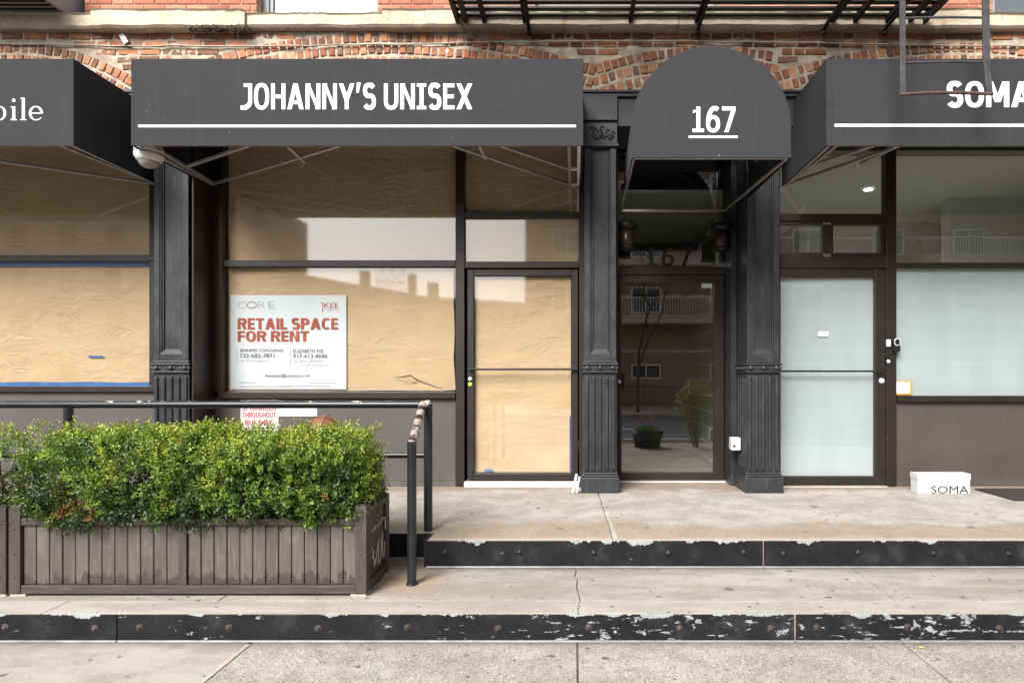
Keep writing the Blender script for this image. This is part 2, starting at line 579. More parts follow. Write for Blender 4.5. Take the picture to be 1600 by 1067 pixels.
simple('violet_tape', (0.04, 0.05, 0.16), 0.6, 0, 0.35, 14, 0)
simple('poster_paper', (0.72, 0.755, 0.77), 0.45, 0, 0.04, 4, 0.08)
simple('red_print', (0.40, 0.085, 0.05), 0.6, 0, 0.18, 9, 0)
simple('grey_print', (0.14, 0.14, 0.15), 0.6, 0, 0.2, 15, 0)
simple('pale_print', (0.48, 0.49, 0.51), 0.6, 0, 0.1, 15, 0)
simple('crimson_print', (0.36, 0.035, 0.06), 0.6, 0, 0.15, 15, 0)
simple('black_print', (0.01, 0.01, 0.01), 0.5, 0, 0.1, 15, 0)
simple('pale_note', (0.56, 0.60, 0.58), 0.6, 0, 0.03, 8, 0)
simple('box_card', (0.54, 0.54, 0.53), 0.55, 0, 0.04, 8, 0.05)
simple('yellow_sticker', (0.75, 0.62, 0.04), 0.5, 0, 0.1, 8, 0)
simple('orange_card', (0.50, 0.25, 0.05), 0.5, 0, 0.1, 8, 0)
simple('window_white', (0.32, 0.325, 0.35), 0.5, 0, 0.1, 6)
simple('window_grey', (0.30, 0.31, 0.335), 0.5, 0, 0.12, 6)
simple('curtain', (0.40, 0.41, 0.43), 0.8, 0, 0.12, 4)
simple('interior_wall', (0.42, 0.43, 0.40), 0.8, 0, 0.05, 2)
simple('interior_dark', (0.10, 0.095, 0.085), 0.85, 0, 0.1, 2)
simple('interior_floor', (0.20, 0.18, 0.16), 0.6, 0, 0.15, 3)
simple('lamp_bronze', (0.055, 0.042, 0.034), 0.35, 0.5, 0.2, 10)
simple('concrete_block', (0.45, 0.41, 0.35), 0.85, 0, 0.2, 6)
simple('asphalt', (0.06, 0.06, 0.062), 0.85, 0, 0.25, 9, 0.4)
simple('road_paint', (0.7, 0.7, 0.68), 0.7, 0, 0.15, 8)
simple('kerb_stone', (0.36, 0.35, 0.33), 0.85, 0, 0.2, 6)
simple('roof_tar', (0.08, 0.08, 0.08), 0.9)
simple('far_facade', (0.20, 0.165, 0.135), 0.9, 0, 0.15, 0.6)
simple('far_facade_pale', (0.36, 0.31, 0.26), 0.9, 0, 0.15, 0.6)
simple('balcony_slab', (0.60, 0.54, 0.44), 0.8, 0, 0.1, 1)
simple('railing_white', (0.85, 0.85, 0.83), 0.6)
simple('dark_pane', (0.035, 0.04, 0.045), 0.12, 0, 0.2, 2, 0, 0.6)
simple('daffodil', (0.75, 0.55, 0.03), 0.6)
simple('moss', (0.035, 0.028, 0.018), 0.95, 0, 0.4, 40)
simple('mat_rubber', (0.035, 0.03, 0.028), 0.9, 0, 0.3, 60, 0.6)

k = NT('ball_rubber')
v = k.coords()
vo = k.n('ShaderNodeTexVoronoi')
vo.inputs['Scale'].default_value = 260
k.l(v, vo.inputs['Vector'])
k.base(k.ramp(k.noise(v, 12, 4), [(0.3, (0.16, 0.062, 0.034)), (0.7, (0.24, 0.095, 0.05))]))
k.rough(0.5)
k.bump(vo.outputs['Distance'], 0.25, 0.002)

k = NT('tile')
bt = k.n('ShaderNodeTexBrick')
bt.offset = 0.0
bt.inputs['Scale'].default_value = 1.0
bt.inputs['Brick Width'].default_value = 0.2
bt.inputs['Row Height'].default_value = 0.2
bt.inputs['Mortar Size'].default_value = 0.006
bt.inputs['Color1'].default_value = (0.20, 0.21, 0.165, 1)
bt.inputs['Color2'].default_value = (0.26, 0.265, 0.21, 1)
bt.inputs['Mortar'].default_value = (0.75, 0.74, 0.68, 1)
cx_ = k.n('ShaderNodeCombineXYZ')
s_ = k.sep(k.coords())
k.l(s_['Y'], cx_.inputs['X'])
k.l(s_['Z'], cx_.inputs['Y'])
k.l(cx_.outputs[0], bt.inputs['Vector'])
k.base(bt.outputs['Color'])
k.rough(0.3)

k = NT('far_brick')
bt = k.n('ShaderNodeTexBrick')
bt.inputs['Scale'].default_value = 1.0
bt.inputs['Brick Width'].default_value = 0.22
bt.inputs['Row Height'].default_value = 0.08
bt.inputs['Mortar Size'].default_value = 0.010
bt.inputs['Color1'].default_value = (0.27, 0.165, 0.12, 1)
bt.inputs['Color2'].default_value = (0.38, 0.26, 0.19, 1)
bt.inputs['Mortar'].default_value = (0.36, 0.30, 0.25, 1)
cx_ = k.n('ShaderNodeCombineXYZ')
s_ = k.sep(k.coords())
k.l(k.math('ADD', s_['X'], s_['Y']), cx_.inputs['X'])
k.l(s_['Z'], cx_.inputs['Y'])
k.l(cx_.outputs[0], bt.inputs['Vector'])
k.base(bt.outputs['Color'])
k.rough(0.9)

k = NT('lit_lamp')
k.b.inputs['Emission Color'].default_value = (1.0, 0.96, 0.88, 1)
k.b.inputs['Emission Strength'].default_value = 14.0


# ------------------------------------------------------------------ mesh helpers
class MB:
    def __init__(self):
        self.v = []
        self.f = []
        self.c = []       # colour per face (or None)
        self.smooth = []

    def add(self, verts, faces, col=None, smooth=False):
        o = len(self.v)
        self.v.extend([tuple(p) for p in verts])
        for f in faces:
            self.f.append(tuple(i + o for i in f))
            self.c.append(col)
            self.smooth.append(smooth)
        return self

    def box(self, x0, x1, y0, y1, z0, z1, col=None, skip=()):
        vs = [(x0, y0, z0), (x1, y0, z0), (x1, y1, z0), (x0, y1, z0), (x0, y0, z1), (x1, y0, z1), (x1, y1, z1), (x0, y1, z1)]
        fs = {'bottom': (3, 2, 1, 0), 'top': (4, 5, 6, 7), 'front': (0, 1, 5, 4), 'right': (1, 2, 6, 5), 'back': (2, 3, 7, 6), 'left': (3, 0, 4, 7)}
        return self.add(vs, [f for n, f in fs.items() if n not in skip], col)

    def quad(self, a, b, c, d, col=None):
        return self.add([a, b, c, d], [(0, 1, 2, 3)], col)

    def tube(self, pts, r, n=12, cap=True, col=None):
        pts = [Vector(p) for p in pts]
        rs = r if isinstance(r, (list, tuple)) else [r] * len(pts)
        rings = []
        up = None
        for i, p in enumerate(pts):
            if i == 0:
                t = pts[1] - p
            elif i == len(pts) - 1:
                t = p - pts[i - 1]
            else:
                t = (pts[i + 1] - p).normalized() + (p - pts[i - 1]).normalized()
            t = t.normalized()
            if up is None:
                up = Vector((0, 0, 1)) if abs(t.z) < 0.9 else Vector((0, 1, 0))
            a = t.cross(up).normalized()
            b = a.cross(t).normalized()
            up = b
            k_ = 1.0
            if 0 < i < len(pts) - 1:
                q = (pts[i + 1] - p).normalized().dot(t)
                k_ = 1.0 / max(0.5, q)
            rings.append([p + (a * math.cos(2 * math.pi * j / n) + b * math.sin(2 * math.pi * j / n)) * rs[i] * (k_ if k_ < 1.2 else 1.1) for j in range(n)])
        vs = [q for rg in rings for q in rg]
        fs = []
        for i in range(len(pts) - 1):
            for j in range(n):
                fs.append((i * n + j, i * n + (j + 1) % n, (i + 1) * n + (j + 1) % n, (i + 1) * n + j))
        self.add(vs, fs, col, True)
        if cap:
            self.add(rings[0], [tuple(range(n - 1, -1, -1))], col)
            self.add(rings[-1], [tuple(range(n))], col)
        return self

    def bar(self, a, b, w, h, up=(0, 0, 1)):
        a, b = Vector(a), Vector(b)
        t = (b - a).normalized()
        u = Vector(up)
        s = t.cross(u).normalized() * w / 2
        q = s.cross(t).normalized() * h / 2
        vs = [a - s - q, a + s - q, a + s + q, a - s + q, b - s - q, b + s - q, b + s + q, b - s + q]
        return self.add(vs, [(0, 1, 2, 3), (7, 6, 5, 4), (0, 4, 5, 1), (1, 5, 6, 2), (2, 6, 7, 3), (3, 7, 4, 0)])

    def lathe(self, prof, center=(0, 0, 0), n=24, axis='z'):
        vs = []
        for (r, h) in prof:
            for j in range(n):
                a = 2 * math.pi * j / n
                if axis == 'z':
                    p = (center[0] + r * math.cos(a), center[1] + r * math.sin(a), center[2] + h)
                else:
                    p = (center[0] + r * math.cos(a), center[1] + h, center[2] + r * math.sin(a))
                vs.append(p)
        fs = []
        for i in range(len(prof) - 1):
            for j in range(n):
                f = (i * n + j, i * n + (j + 1) % n, (i + 1) * n + (j + 1) % n, (i + 1) * n + j)
                fs.append(f)
        return self.add(vs, fs, None, True)

    def ball(self, c, r, n=12, sz=(1, 1, 1)):
        prof = []
        vs = []
        m = n // 2
        for i in range(m + 1):
            t = math.pi * i / m
            for j in range(n):
                a = 2 * math.pi * j / n
                vs.append((c[0] + r * sz[0] * math.sin(t) * math.cos(a), c[1] + r * sz[1] * math.sin(t) * math.sin(a), c[2] - r * sz[2] * math.cos(t)))
        fs = []
        for i in range(m):
            for j in range(n):
                fs.append((i * n + j, i * n + (j + 1) % n, (i + 1) * n + (j + 1) % n, (i + 1) * n + j))
        return self.add(vs, fs, None, True)

    def prism(self, pts, y0, y1):
        """outline in x,z (counter-clockwise seen from -y), extruded from y0 (front) to y1."""
        n = len(pts)
        vs = [(p[0], y0, p[1]) for p in pts] + [(p[0], y1, p[1]) for p in pts]
        fs = [tuple(range(n)), tuple(range(2 * n - 1, n - 1, -1))]
        for i in range(n):
            j = (i + 1) % n
            fs.append((i, i + n, j + n, j))
        return self.add(vs, fs)

    def build(self, name, mat, parent=None, bevel=0.0, seg=2, fix=True):
        me = bpy.data.meshes.new(name)
        me.from_pydata(self.v, [], self.f)
        me.polygons.foreach_set('use_smooth', self.smooth)
        if any(c is not None for c in self.c):
            at = me.color_attributes.new('tone', 'FLOAT_COLOR', 'CORNER')
            arr = []
            for f, c in zip(self.f, self.c):
                c = c or (0.1, 0.1, 0.1)
                arr.extend((c[0], c[1], c[2], 1.0) * len(f))
            at.data.foreach_set('color', arr)
        if fix:
            bm = bmesh.new()
            bm.from_mesh(me)
            bmesh.ops.recalc_face_normals(bm, faces=bm.faces)
            bm.to_mesh(me)
            bm.free()
        me.update()
        return link(name, me, mat, parent, bevel, seg)


def link(name, me, mat, parent=None, bevel=0.0, seg=2):
    o = bpy.data.objects.new(name, me)
    COL.objects.link(o)
    if mat:
        me.materials.append(MATS[mat])
    if parent:
        o.parent = parent
        o.matrix_parent_inverse = parent.matrix_basis.inverted()
    if bevel:
        b = o.modifiers.new('bevel', 'BEVEL')
        b.width = bevel
        b.segments = seg
        b.limit_method = 'ANGLE'
        b.angle_limit = R(50)
    return o


def tag(o, label, cat, group=None):
    o['label'] = label
    o['category'] = cat
    if group:
        o['group'] = group
    return o


def thing(name, label, cat, loc=(0, 0, 0), group=None):
    o = bpy.data.objects.new(name, None)
    COL.objects.link(o)
    o.location = loc
    o.empty_display_size = 0.2
    tag(o, label, cat, group)
    return o


def struct(o):
    o['kind'] = 'structure'
    return o


def hash2(x, y, z=0.0):
    return mnoise.noise(Vector((x, y, z)))


def text_verts(s, bold=0.0, space=1.0):
    cu = bpy.data.curves.new('lettering', 'FONT')
    cu.body = s
    cu.offset = bold
    cu.space_character = space
    cu.resolution_u = 4
    ob = bpy.data.objects.new('lettering', cu)
    COL.objects.link(ob)
    dg = bpy.context.evaluated_depsgraph_get()
    dg.update()
    me = bpy.data.meshes.new_from_object(ob.evaluated_get(dg))
    vs = [tuple(p.co) for p in me.vertices]
    fs = [tuple(p.vertices) for p in me.polygons]
    bpy.data.objects.remove(ob)
    bpy.data.curves.remove(cu)
    bpy.data.meshes.remove(me)
    return vs, fs


def text_fit(mb, s, x0, x1, z0, z1, y, bold=0.0, space=1.0, extra=None):
    vs, fs = text_verts(s, bold, space)
    ax = min(p[0] for p in vs); bx = max(p[0] for p in vs)
    az = min(p[1] for p in vs); bz = max(p[1] for p in vs)
    mb.add([(x0 + (p[0] - ax) / (bx - ax) * (x1 - x0), y, z0 + (p[1] - az) / (bz - az) * (z1 - z0)) for p in vs], fs)
    return (ax, bx)


def text_px(mb, s, px0, px1, py0, py1, d, off=0.002, bold=0.0, space=1.0):
    """py0 top, py1 bottom as measured on a surface at distance d"""
    text_fit(mb, s, PX(px0, d), PX(px1, d), PZ(py1, d), PZ(py0, d), DY(d) - off, bold, space)



# ------------------------------------------------------------------ bold sign lettering (own outlines)
def sup(a, p=2.5):
    c, s_ = math.cos(a), math.sin(a)
    return (abs(c) ** (2 / p) * (1 if c >= 0 else -1), abs(s_) ** (2 / p) * (1 if s_ >= 0 else -1))


class Glyphs:
    """bold grotesque capitals in a box of height 1; v = stem weight, h = weight of flat strokes"""
    def __init__(self, v=0.2, h=0.16, serif=False):
        self.v, self.h, self.serif = v, h, serif

    def poly(self, *p):
        self.out.append(list(p))

    def rect(self, x0, x1, z0, z1):
        self.poly((x0, z0), (x1, z0), (x1, z1), (x0, z1))

    def diag(self, xa, za, xb, zb, t):
        self.poly((xa, za), (xa + t, za), (xb + t, zb), (xb, zb))

    def arc(self, cx, cz, rx, rz, a0, a1, n=20, p=2.5):
        for i in range(n):
            q = []
            for a in (a0 + (a1 - a0) * i / n, a0 + (a1 - a0) * (i + 1) / n):
                c = sup(R(a), p)
                q.append(((cx + rx * c[0], cz + rz * c[1]), (cx + (rx - self.v) * c[0], cz + (rz - self.h) * c[1])))
            if a1 > a0:
                self.poly(q[0][1], q[0][0], q[1][0], q[1][1])
            else:
                self.poly(q[0][0], q[0][1], q[1][1], q[1][0])

    def stroke(self, pts, w0, w1):
        """pts centre line; weight w0 for upright runs and w1 for flat runs"""
        n = len(pts)
        L_, R_ = [], []
        for i in range(n):
            a = pts[max(0, i - 1)]; b = pts[min(n - 1, i + 1)]
            dx, dz = b[0] - a[0], b[1] - a[1]
            l = math.hypot(dx, dz)
            dx, dz = dx / l, dz / l
            w = w0 * abs(dz) + w1 * abs(dx)
            w = min(w, max(w0, w1) * 1.08) / 2
            L_.append((pts[i][0] - dz * w, pts[i][1] + dx * w)); R_.append((pts[i][0] + dz * w, pts[i][1] - dx * w))
        for i in range(n - 1):
            self.poly(L_[i], R_[i], R_[i + 1], L_[i + 1])

    def glyph(self, ch):
        v, h = self.v, self.h
        self.out = []
        W = {'O': .74, 'H': .70, 'A': .80, 'N': .72, 'Y': .76, 'S': .64, 'U': .70, 'E': .55, 'X': .78, 'R': .70, 'T': .64, 'L': .54, 'P': .66, 'C': .66, 'F': .54, 'G': .70, 'B': .68, 'K': .70, 'D': .72, 'M': .9, '6': .60, '7': .58, '1': .50}.get(ch, .6)
        d = v * 1.12
        if ch == 'O':
            self.arc(W / 2, .5, W / 2, .515, 0, 360, 40)
        elif ch in 'CG':
            self.arc(W / 2 + .04, .5, W / 2 + .04, .515, 48, 312, 34)
            if ch == 'G':
                self.rect(W - v, W, .12, .52); self.rect(W * .55, W - v, .52 - h, .52)
        elif ch == 'H':
            self.rect(0, v, 0, 1); self.rect(W - v, W, 0, 1); self.rect(v, W - v, .5 - h / 2, .5 + h / 2)
        elif ch == 'A':
            self.diag(0, 0, W / 2 - d / 2, 1, d); self.diag(W - d, 0, W / 2 - d / 2, 1, d); self.rect(W * .24, W * .76, .2, .2 + h)
        elif ch == 'N':
            self.rect(0, v, 0, 1); self.rect(W - v, W, 0, 1); self.poly((v, 1), (v, .68), (W - v, 0), (W - v, .32)); self.poly((v * .9, 1), (v, .66), (v + .02, .66), (v * 1.3, 1)); self.poly((W - v * 1.3, 0), (W - v * .9, 0), (W - v, .34), (W - v - .02, .34))
        elif ch == 'M':
            self.rect(0, v, 0, 1); self.rect(W - v, W, 0, 1); self.diag(W / 2 - d / 2, .2, v * .2, 1, d); self.diag(W / 2 - d / 2, .2, W - v * .2 - d, 1, d)
        elif ch == 'Y':
            self.rect(W / 2 - v / 2, W / 2 + v / 2, 0, .46); self.diag(W / 2 - d / 2, .36, 0, 1, d); self.diag(W / 2 - d / 2, .36, W - d, 1, d)
        elif ch == 'X':
            self.diag(0, 0, W - d * 1.06, 1, d * 1.06); self.diag(W - d * 1.06, 0, 0, 1, d * 1.06)
        elif ch == 'S':
            pts = []
            rx, ru, rl = W / 2 - v / 2, .25 - h / 4, .27 - h / 4
            for i in range(15):
                a = R(28 + (270 - 28) * i / 14)
                c = sup(a, 2.3)
                pts.append((W / 2 + rx * .96 * c[0], 1.015 - h / 2 - ru + ru * c[1]))
            zl = -.015 + h / 2 + rl
            for i in range(1, 15):
                a = R(90 - (242) * i / 14)
                c = sup(a, 2.3)
                pts.append((W / 2 + rx * c[0], zl + rl * c[1]))
            k0 = 14
            pts[k0] = (W / 2, (pts[k0][1] + zl + rl) / 2)
            self.stroke(pts, v, h)
        elif ch in 'UJ':
            if ch == 'U':
                r = .36
                self.rect(0, v, r, 1); self.rect(W - v, W, r, 1); self.arc(W / 2, r, W / 2, r + .015, 180, 360, 20)
            else:
                W = .56
                self.rect(W - v, W, .3, 1)
                pts = [(W - v / 2 - .34 * (1 - math.cos(R(90 * i / 10))) , .32 - (.335 - h / 2) * math.sin(R(90 * i / 10))) for i in range(11)]
                pts += [(.0, -.015 + h / 2 + .01)]
                self.stroke(pts, v, h)
                if self.serif:
                    self.rect(W - v - .22, W - v, 1 - h * .9, 1)
        elif ch == 'I':
            if self.serif:
                W = .46
                self.rect(W / 2 - v / 2, W / 2 + v / 2, 0, 1)
                for z in ((0, h * .85), (1 - h * .85, 1)):
                    self.rect(0, W / 2 - v / 2, *z); self.rect(W / 2 + v / 2, W, *z)
            else:
                W = v
                self.rect(0, v, 0, 1)
        elif ch in 'EF':
            self.rect(0, v, 0, 1); self.rect(v, W, 1 - h, 1); self.rect(v, W * .95, .5 - h / 2, .5 + h / 2)
            if ch == 'E':
                self.rect(v, W, 0, h)
        elif ch == 'L':
            self.rect(0, v, 0, 1); self.rect(v, W, 0, h)
        elif ch == 'T':
            self.rect(W / 2 - v / 2, W / 2 + v / 2, 0, 1 - h); self.rect(0, W, 1 - h, 1)
        elif ch == 'K':
            self.rect(0, v, 0, 1); self.diag(v, .36, W - d, 1, d); self.diag(W - d, 0, v * 1.3, .62, d)
        elif ch in 'RPBD':
            self.rect(0, v, 0, 1)
            tops = {'R': [(.44, 1)], 'P': [(.40, 1)], 'B': [(.0, .54), (.46, 1)], 'D': [(0, 1)]}[ch]
            for (a, b) in tops:
                rz = (b - a) / 2; rx = min(rz * 1.15, W - v); xc = W - rx
                self.rect(v, xc, b - h, b); self.rect(v, xc, a, a + h); self.arc(xc, (a + b) / 2, rx, rz, -90, 90, 16)
            if ch == 'R':
                self.diag(W - d * .95, 0, W * .42, .46, d * 1.02)
        elif ch == '\u2019':
            W = .22
            self.poly((.0, .64), (.11, .64), (.22, 1.03), (.02, 1.03))
        elif ch == '1':
            self.rect(W / 2 - v / 2, W / 2 + v / 2, h * .9, 1); self.rect(0, W, 0, h * .9); self.poly((.02, .74), (W / 2 - v / 2, .80), (W / 2 - v / 2, 1), (.16, .87), (.02, .86))
        elif ch == '7':
            self.rect(0, W, 1 - h, 1); self.diag(.10, 0, W - v * 1.08, 1 - h, v * 1.08)
        elif ch == '6':
            self.arc(W / 2, .325, W / 2, .34, 0, 360, 32, 2.3)
            pts = []
            for i in range(14):
                a = R(62 + 118 * i / 13)
                pts.append((W * .62 + (W * .62 - v / 2) * math.cos(a), .34 + (.675 - h / 2) * math.sin(a)))
            self.stroke(pts, v, h)
        return self.out, W


def sign_text(mb, s, x0, x1, z0, z1, y, v=0.2, h=0.16, serif=False, gap=0.11, space=0.32):
    gl = Glyphs(v, h, serif)
    run = []
    x = 0
    for ch in s:
        if ch == ' ':
            x += space
            continue
        polys, w = gl.glyph(ch)
        run.append((x, [list(p) for p in polys]))
        kern = 0
        x += w + gap
    allx = [x_ + q[0] for x_, ps in run for p in ps for q in p]
    a, b = min(allx), max(allx)
    lay = 0
    for x_, ps in run:
        for j, p in enumerate(ps):
            area = sum(p[i][0] * p[(i + 1) % len(p)][1] - p[(i + 1) % len(p)][0] * p[i][1] for i in range(len(p)))
            if area < 0:
                p = p[::-1]
            yy = y - 0.00003 * (j % 9)
            mb.add([(x0 + (x_ + q[0] - a) / (b - a) * (x1 - x0), yy, z0 + q[1] * (z1 - z0)) for q in p], [tuple(range(len(p)))])


def sign_px(mb, s, px0, px1, py0, py1, d, off=0.002, **kw):
    sign_text(mb, s, PX(px0, d), PX(px1, d), PZ(py1, d), PZ(py0, d), DY(d) - off, **kw)


# ------------------------------------------------------------------ ground
Y_LOW = DY(3.46)      # front of lower step
Y_UP = DY(4.31)       # front of upper step
Y_UP_BACK = DY(4.52)  # platform edge behind the planter
XJ = [-8.76, -7.0, -5.24, -3.49, -1.74, 0.015, 1.77, 3.52, 5.27, 7.0, 9.0]
KERB_Y = -6.75

g = MB()
g.quad((-200, -200, -0.16), (200, -200, -0.16), (200, 200, -0.16), (-200, 200, -0.16))
struct(g.build('ground', 'asphalt'))

sw = MB(); sm = MB(); jt = MB(); jl = MB()
for i in range(len(XJ) - 1):
    t = sm if XJ[i + 1] <= -1.7 else sw
    x0, x1 = XJ[i] + 0.005, XJ[i + 1] - 0.005
    if abs(XJ[i + 1] + 1.74) < 0.01:
        x1 -= 0.022
    t.box(x0, x1, KERB_Y, -4.71, -0.10, 0.0)
    t.box(x0, x1, -4.70, Y_LOW + 0.05, -0.10, 0.0)
struct(sw.build('sidewalk', 'sidewalk_aggregate', bevel=0.004))
struct(sm.build('sidewalk_smooth_slabs', 'sidewalk_smooth', bevel=0.004))
jt.box(-9, 9, KERB_Y, Y_LOW + 0.05, -0.12, -0.006)
struct(jt.build('sidewalk_joint', 'dark_joint'))
jl.box(-1.768, -1.741, KERB_Y, Y_LOW - 0.02, -0.1, 0.001)
struct(jl.build('sidewalk_joint_mortar', 'joint_mortar', bevel=0.003))
kb = MB()
kb.box(-60, -9.002, KERB_Y, Y_LOW + 0.05, -0.15, 0.0)
kb.box(9.002, 60, KERB_Y, Y_LOW + 0.05, -0.15, 0.0)
struct(kb.build('sidewalk_beyond', 'sidewalk_smooth'))
kb = MB().box(-60, 60, KERB_Y - 0.16, KERB_Y - 0.002, -0.30, -0.004)
struct(kb.build('kerb', 'kerb_stone', bevel=0.015))
rd = MB().box(-60, 60, -18.2, KERB_Y - 0.16, -0.3, -0.14)
struct(rd.build('road', 'asphalt'))
mk = MB()
for q in range(-12, 13):
    mk.box(q * 4.0, q * 4.0 + 2.2, -12.55, -12.43, -0.139, -0.136)
mk.box(-60, 60, -9.35, -9.23, -0.139, -0.136)
struct(mk.build('road_marking', 'road_paint'))
os_ = MB().box(-60, 60, -27.0, -18.4, -0.3, 0.0)
struct(os_.build('opposite_sidewalk', 'sidewalk_smooth'))
ok_ = MB().box(-60, 60, -18.398, -18.2, -0.3, 0.0)
struct(ok_.build('opposite_kerb', 'kerb_stone'))

# lower step: slabs butted at joints, edge strip along the front
def wobble(x0, y0, x1, y1, n, amp):
    return [(x0 + (x1 - x0) * i / n + amp * hash2(i * 0.9, x0 * 3.1), y0 + (y1 - y0) * i / n) for i in range(n + 1)]


def slab(mb, left, right, z0, z1):
    """left/right: polylines (x,y) of the slab's two sides, front to back, same length"""
    n = len(left)
    vs = []
    for (a, b) in zip(left, right):
        vs += [(a[0], a[1], z0), (b[0], b[1], z0), (b[0], b[1], z1), (a[0], a[1], z1)]
    fs = [(0, 1, 2, 3), (4 * n - 1, 4 * n - 2, 4 * n - 3, 4 * n - 4)]
    for i in range(n - 1):
        q = 4 * i
        fs += [(q + 3, q + 2, q + 6, q + 7), (q + 1, q + 5, q + 6, q + 2), (q, q + 3, q + 7, q + 4), (q + 1, q, q + 4, q + 5)]
    mb.add(vs, fs)


YE = DY(3.675)
step = MB(); edge = MB()
cracks = [wobble(0.03, YE + 0.003, -0.015, Y_UP + 0.3, 10, 0.022), wobble(1.845, YE + 0.003, 1.865, Y_UP + 0.3, 10, 0.002)]
def shift(pl, dx):
    return [(a + dx, b) for a, b in pl]
straight = lambda x: [(x, YE + 0.003 + (Y_UP + 0.3 - YE - 0.003) * i / 10) for i in range(11)]
lines = [straight(-9.0), straight(-4.1), straight(-2.05), cracks[0], cracks[1], straight(3.7), straight(9.0)]
for a, b in zip(lines[:-1], lines[1:]):
    slab(step, shift(a, 0.003), shift(b, -0.003), -0.1, TREAD)
struct(step.build('lower_step', 'step_concrete', bevel=0.003))
c2 = wobble(0.02, Y_LOW + 0.014, 0.03, YE, 6, 0.02)
c3 = [(1.84, Y_LOW + 0.014 + (YE - Y_LOW - 0.014) * i / 6) for i in range(7)]
sl = lambda x: [(x, Y_LOW + 0.014 + (YE - Y_LOW - 0.014) * i / 6) for i in range(7)]
ls = [sl(-9.0), sl(-2.9), c2, sl(3.6), sl(9.0)]
for a, b in zip(ls[:-1], ls[1:]):
    slab(edge, shift(a, 0.002), shift(b, -0.002), -0.1, TREAD - 0.001)
struct(edge.build('lower_step_edge', 'step_edge', bevel=0.004))
un = MB().box(-9, 9, Y_LOW + 0.1, Y_UP + 0.2, -0.12, TREAD - 0.012)
struct(un.build('lower_step_joint', 'dark_joint'))

plat = MB()
pw = [(0.262 - 0.06 * i / 12 + 0.012 * hash2(i * 0.8, 2.2), Y_UP + 0.014 + (0.60 - Y_UP - 0.014) * i / 12) for i in range(13)]
ps = lambda x, y0=Y_UP + 0.014: [(x, y0 + (0.60 - y0) * i / 12) for i in range(13)]
pl = [ps(-1.0), pw, ps(4.9), ps(9.0)]
for a, b in zip(pl[:-1], pl[1:]):
    slab(plat, shift(a, 0.004), shift(b, -0.004), 0.0, PLAT)
slab(plat, ps(-9.0, Y_UP_BACK + 0.012), ps(-0.9962, Y_UP_BACK + 0.012), 0.0, PLAT - 0.0006)
struct(plat.build('platform', 'platform_concrete', bevel=0.004))
un = MB().box(-9, 9, Y_UP_BACK + 0.15, 0.55, 0.0, PLAT - 0.008)
struct(un.build('platform_joint', 'dark_joint'))
jm = MB()
jq = [(x + 0.012, y) for x, y in pw[:5]]
slab(jm, shift(jq, -0.012), shift(jq, 0.018), PLAT - 0.01, PLAT + 0.0015)
struct(jm.build('platform_joint_mortar', 'joint_mortar'))

# ------------------------------------------------------------------ metal riser plates
def riser(x0, x1, yf, z0, z1, bolts, d, mat, label, bolt_mat, grp):
    t = thing('riser_plate', label, 'step plate', ((x0 + x1) / 2, yf, z0), grp)
    m = MB()
    m.box(x0, x1, yf, yf + 0.012, z0 + 0.012, z1 - 0.001)
    m.build('face_plate', mat, t, 0.002)
    m = MB()
    m.box(x0, x1, yf - 0.006, yf + 0.012, z0 + 0.001, z0 + 0.0115)
    m.build('bottom_lip', 'galvanised', t, 0.002)
    zb = z0 + (z1 - z0) * 0.53
    for bx in bolts:
        x = PX(bx, d)
        b = MB()
        b.lathe([(0.0, -0.010), (0.008, -0.0095), (0.011, -0.006), (0.012, -0.003), (0.019, -0.0022), (0.021, -0.0003), (0.021, 0.001)], (x, yf, zb + rnd.uniform(-0.005, 0.005)), 14, 'y')
        b.build('bolt', bolt_mat, t)
    return t


G1 = 'worn black metal plates facing the steps'
riser(PX(-420, 3.46), PX(182, 3.46), Y_LOW, 0.0, TREAD, [-310, -130, 8, 148], 3.46, 'worn_plate', 'lower step plate below the far left end of the wooden planter, scuffed black', 'rusty_bolt', G1)
riser(PX(184, 3.46), PX(1241, 3.46), Y_LOW, 0.0, TREAD, [218, 357, 497, 637, 778, 920, 1062, 1205], 3.46, 'worn_plate', 'longest lower step plate, peeling black paint, running from under the planter to mid sidewalk', 'rusty_bolt', G1)
riser(PX(1244, 3.46), PX(2400, 3.46), Y_LOW, 0.0, TREAD, [1276, 1418, 1562, 1700], 3.46, 'worn_plate', 'most scratched lower step plate on the right with silvery streaks and rusty end', 'rusty_bolt', G1)
riser(PX(666, 4.31), PX(1192, 4.31), Y_UP, TREAD, PLAT, [695, 812, 928, 1045, 1163], 4.31, 'worn_plate_light', 'upper step plate starting beside the pipe handrail, mostly intact black paint', 'black_steel', G1)
riser(PX(1194, 4.31), PX(2100, 4.31), Y_UP, TREAD, PLAT, [1225, 1342, 1460, 1577, 1700], 4.31, 'worn_plate_light', 'upper step plate in front of the frosted shop, chipped along its top', 'black_steel', G1)
t = riser(-9.0, -1.005, Y_UP_BACK, TREAD, PLAT, [], 4.5, 'black_steel', 'plain black step plate set back behind the wooden planter', 'black_steel', G1)
ra = MB().box(-1.018, -1.0015, Y_UP + 0.013, Y_UP_BACK - 0.001, TREAD + 0.001, PLAT - 0.001)
ra.build('return_plate', 'black_steel', t)

# ------------------------------------------------------------------ brick building
YB = -0.30       # face of the old brickwork (D = 6.2)
DB = 6.2
bld = thing('brick_building', 'old red brick apartment building with pale stone ledge above the row of shops', 'building', (0, 0, 0))

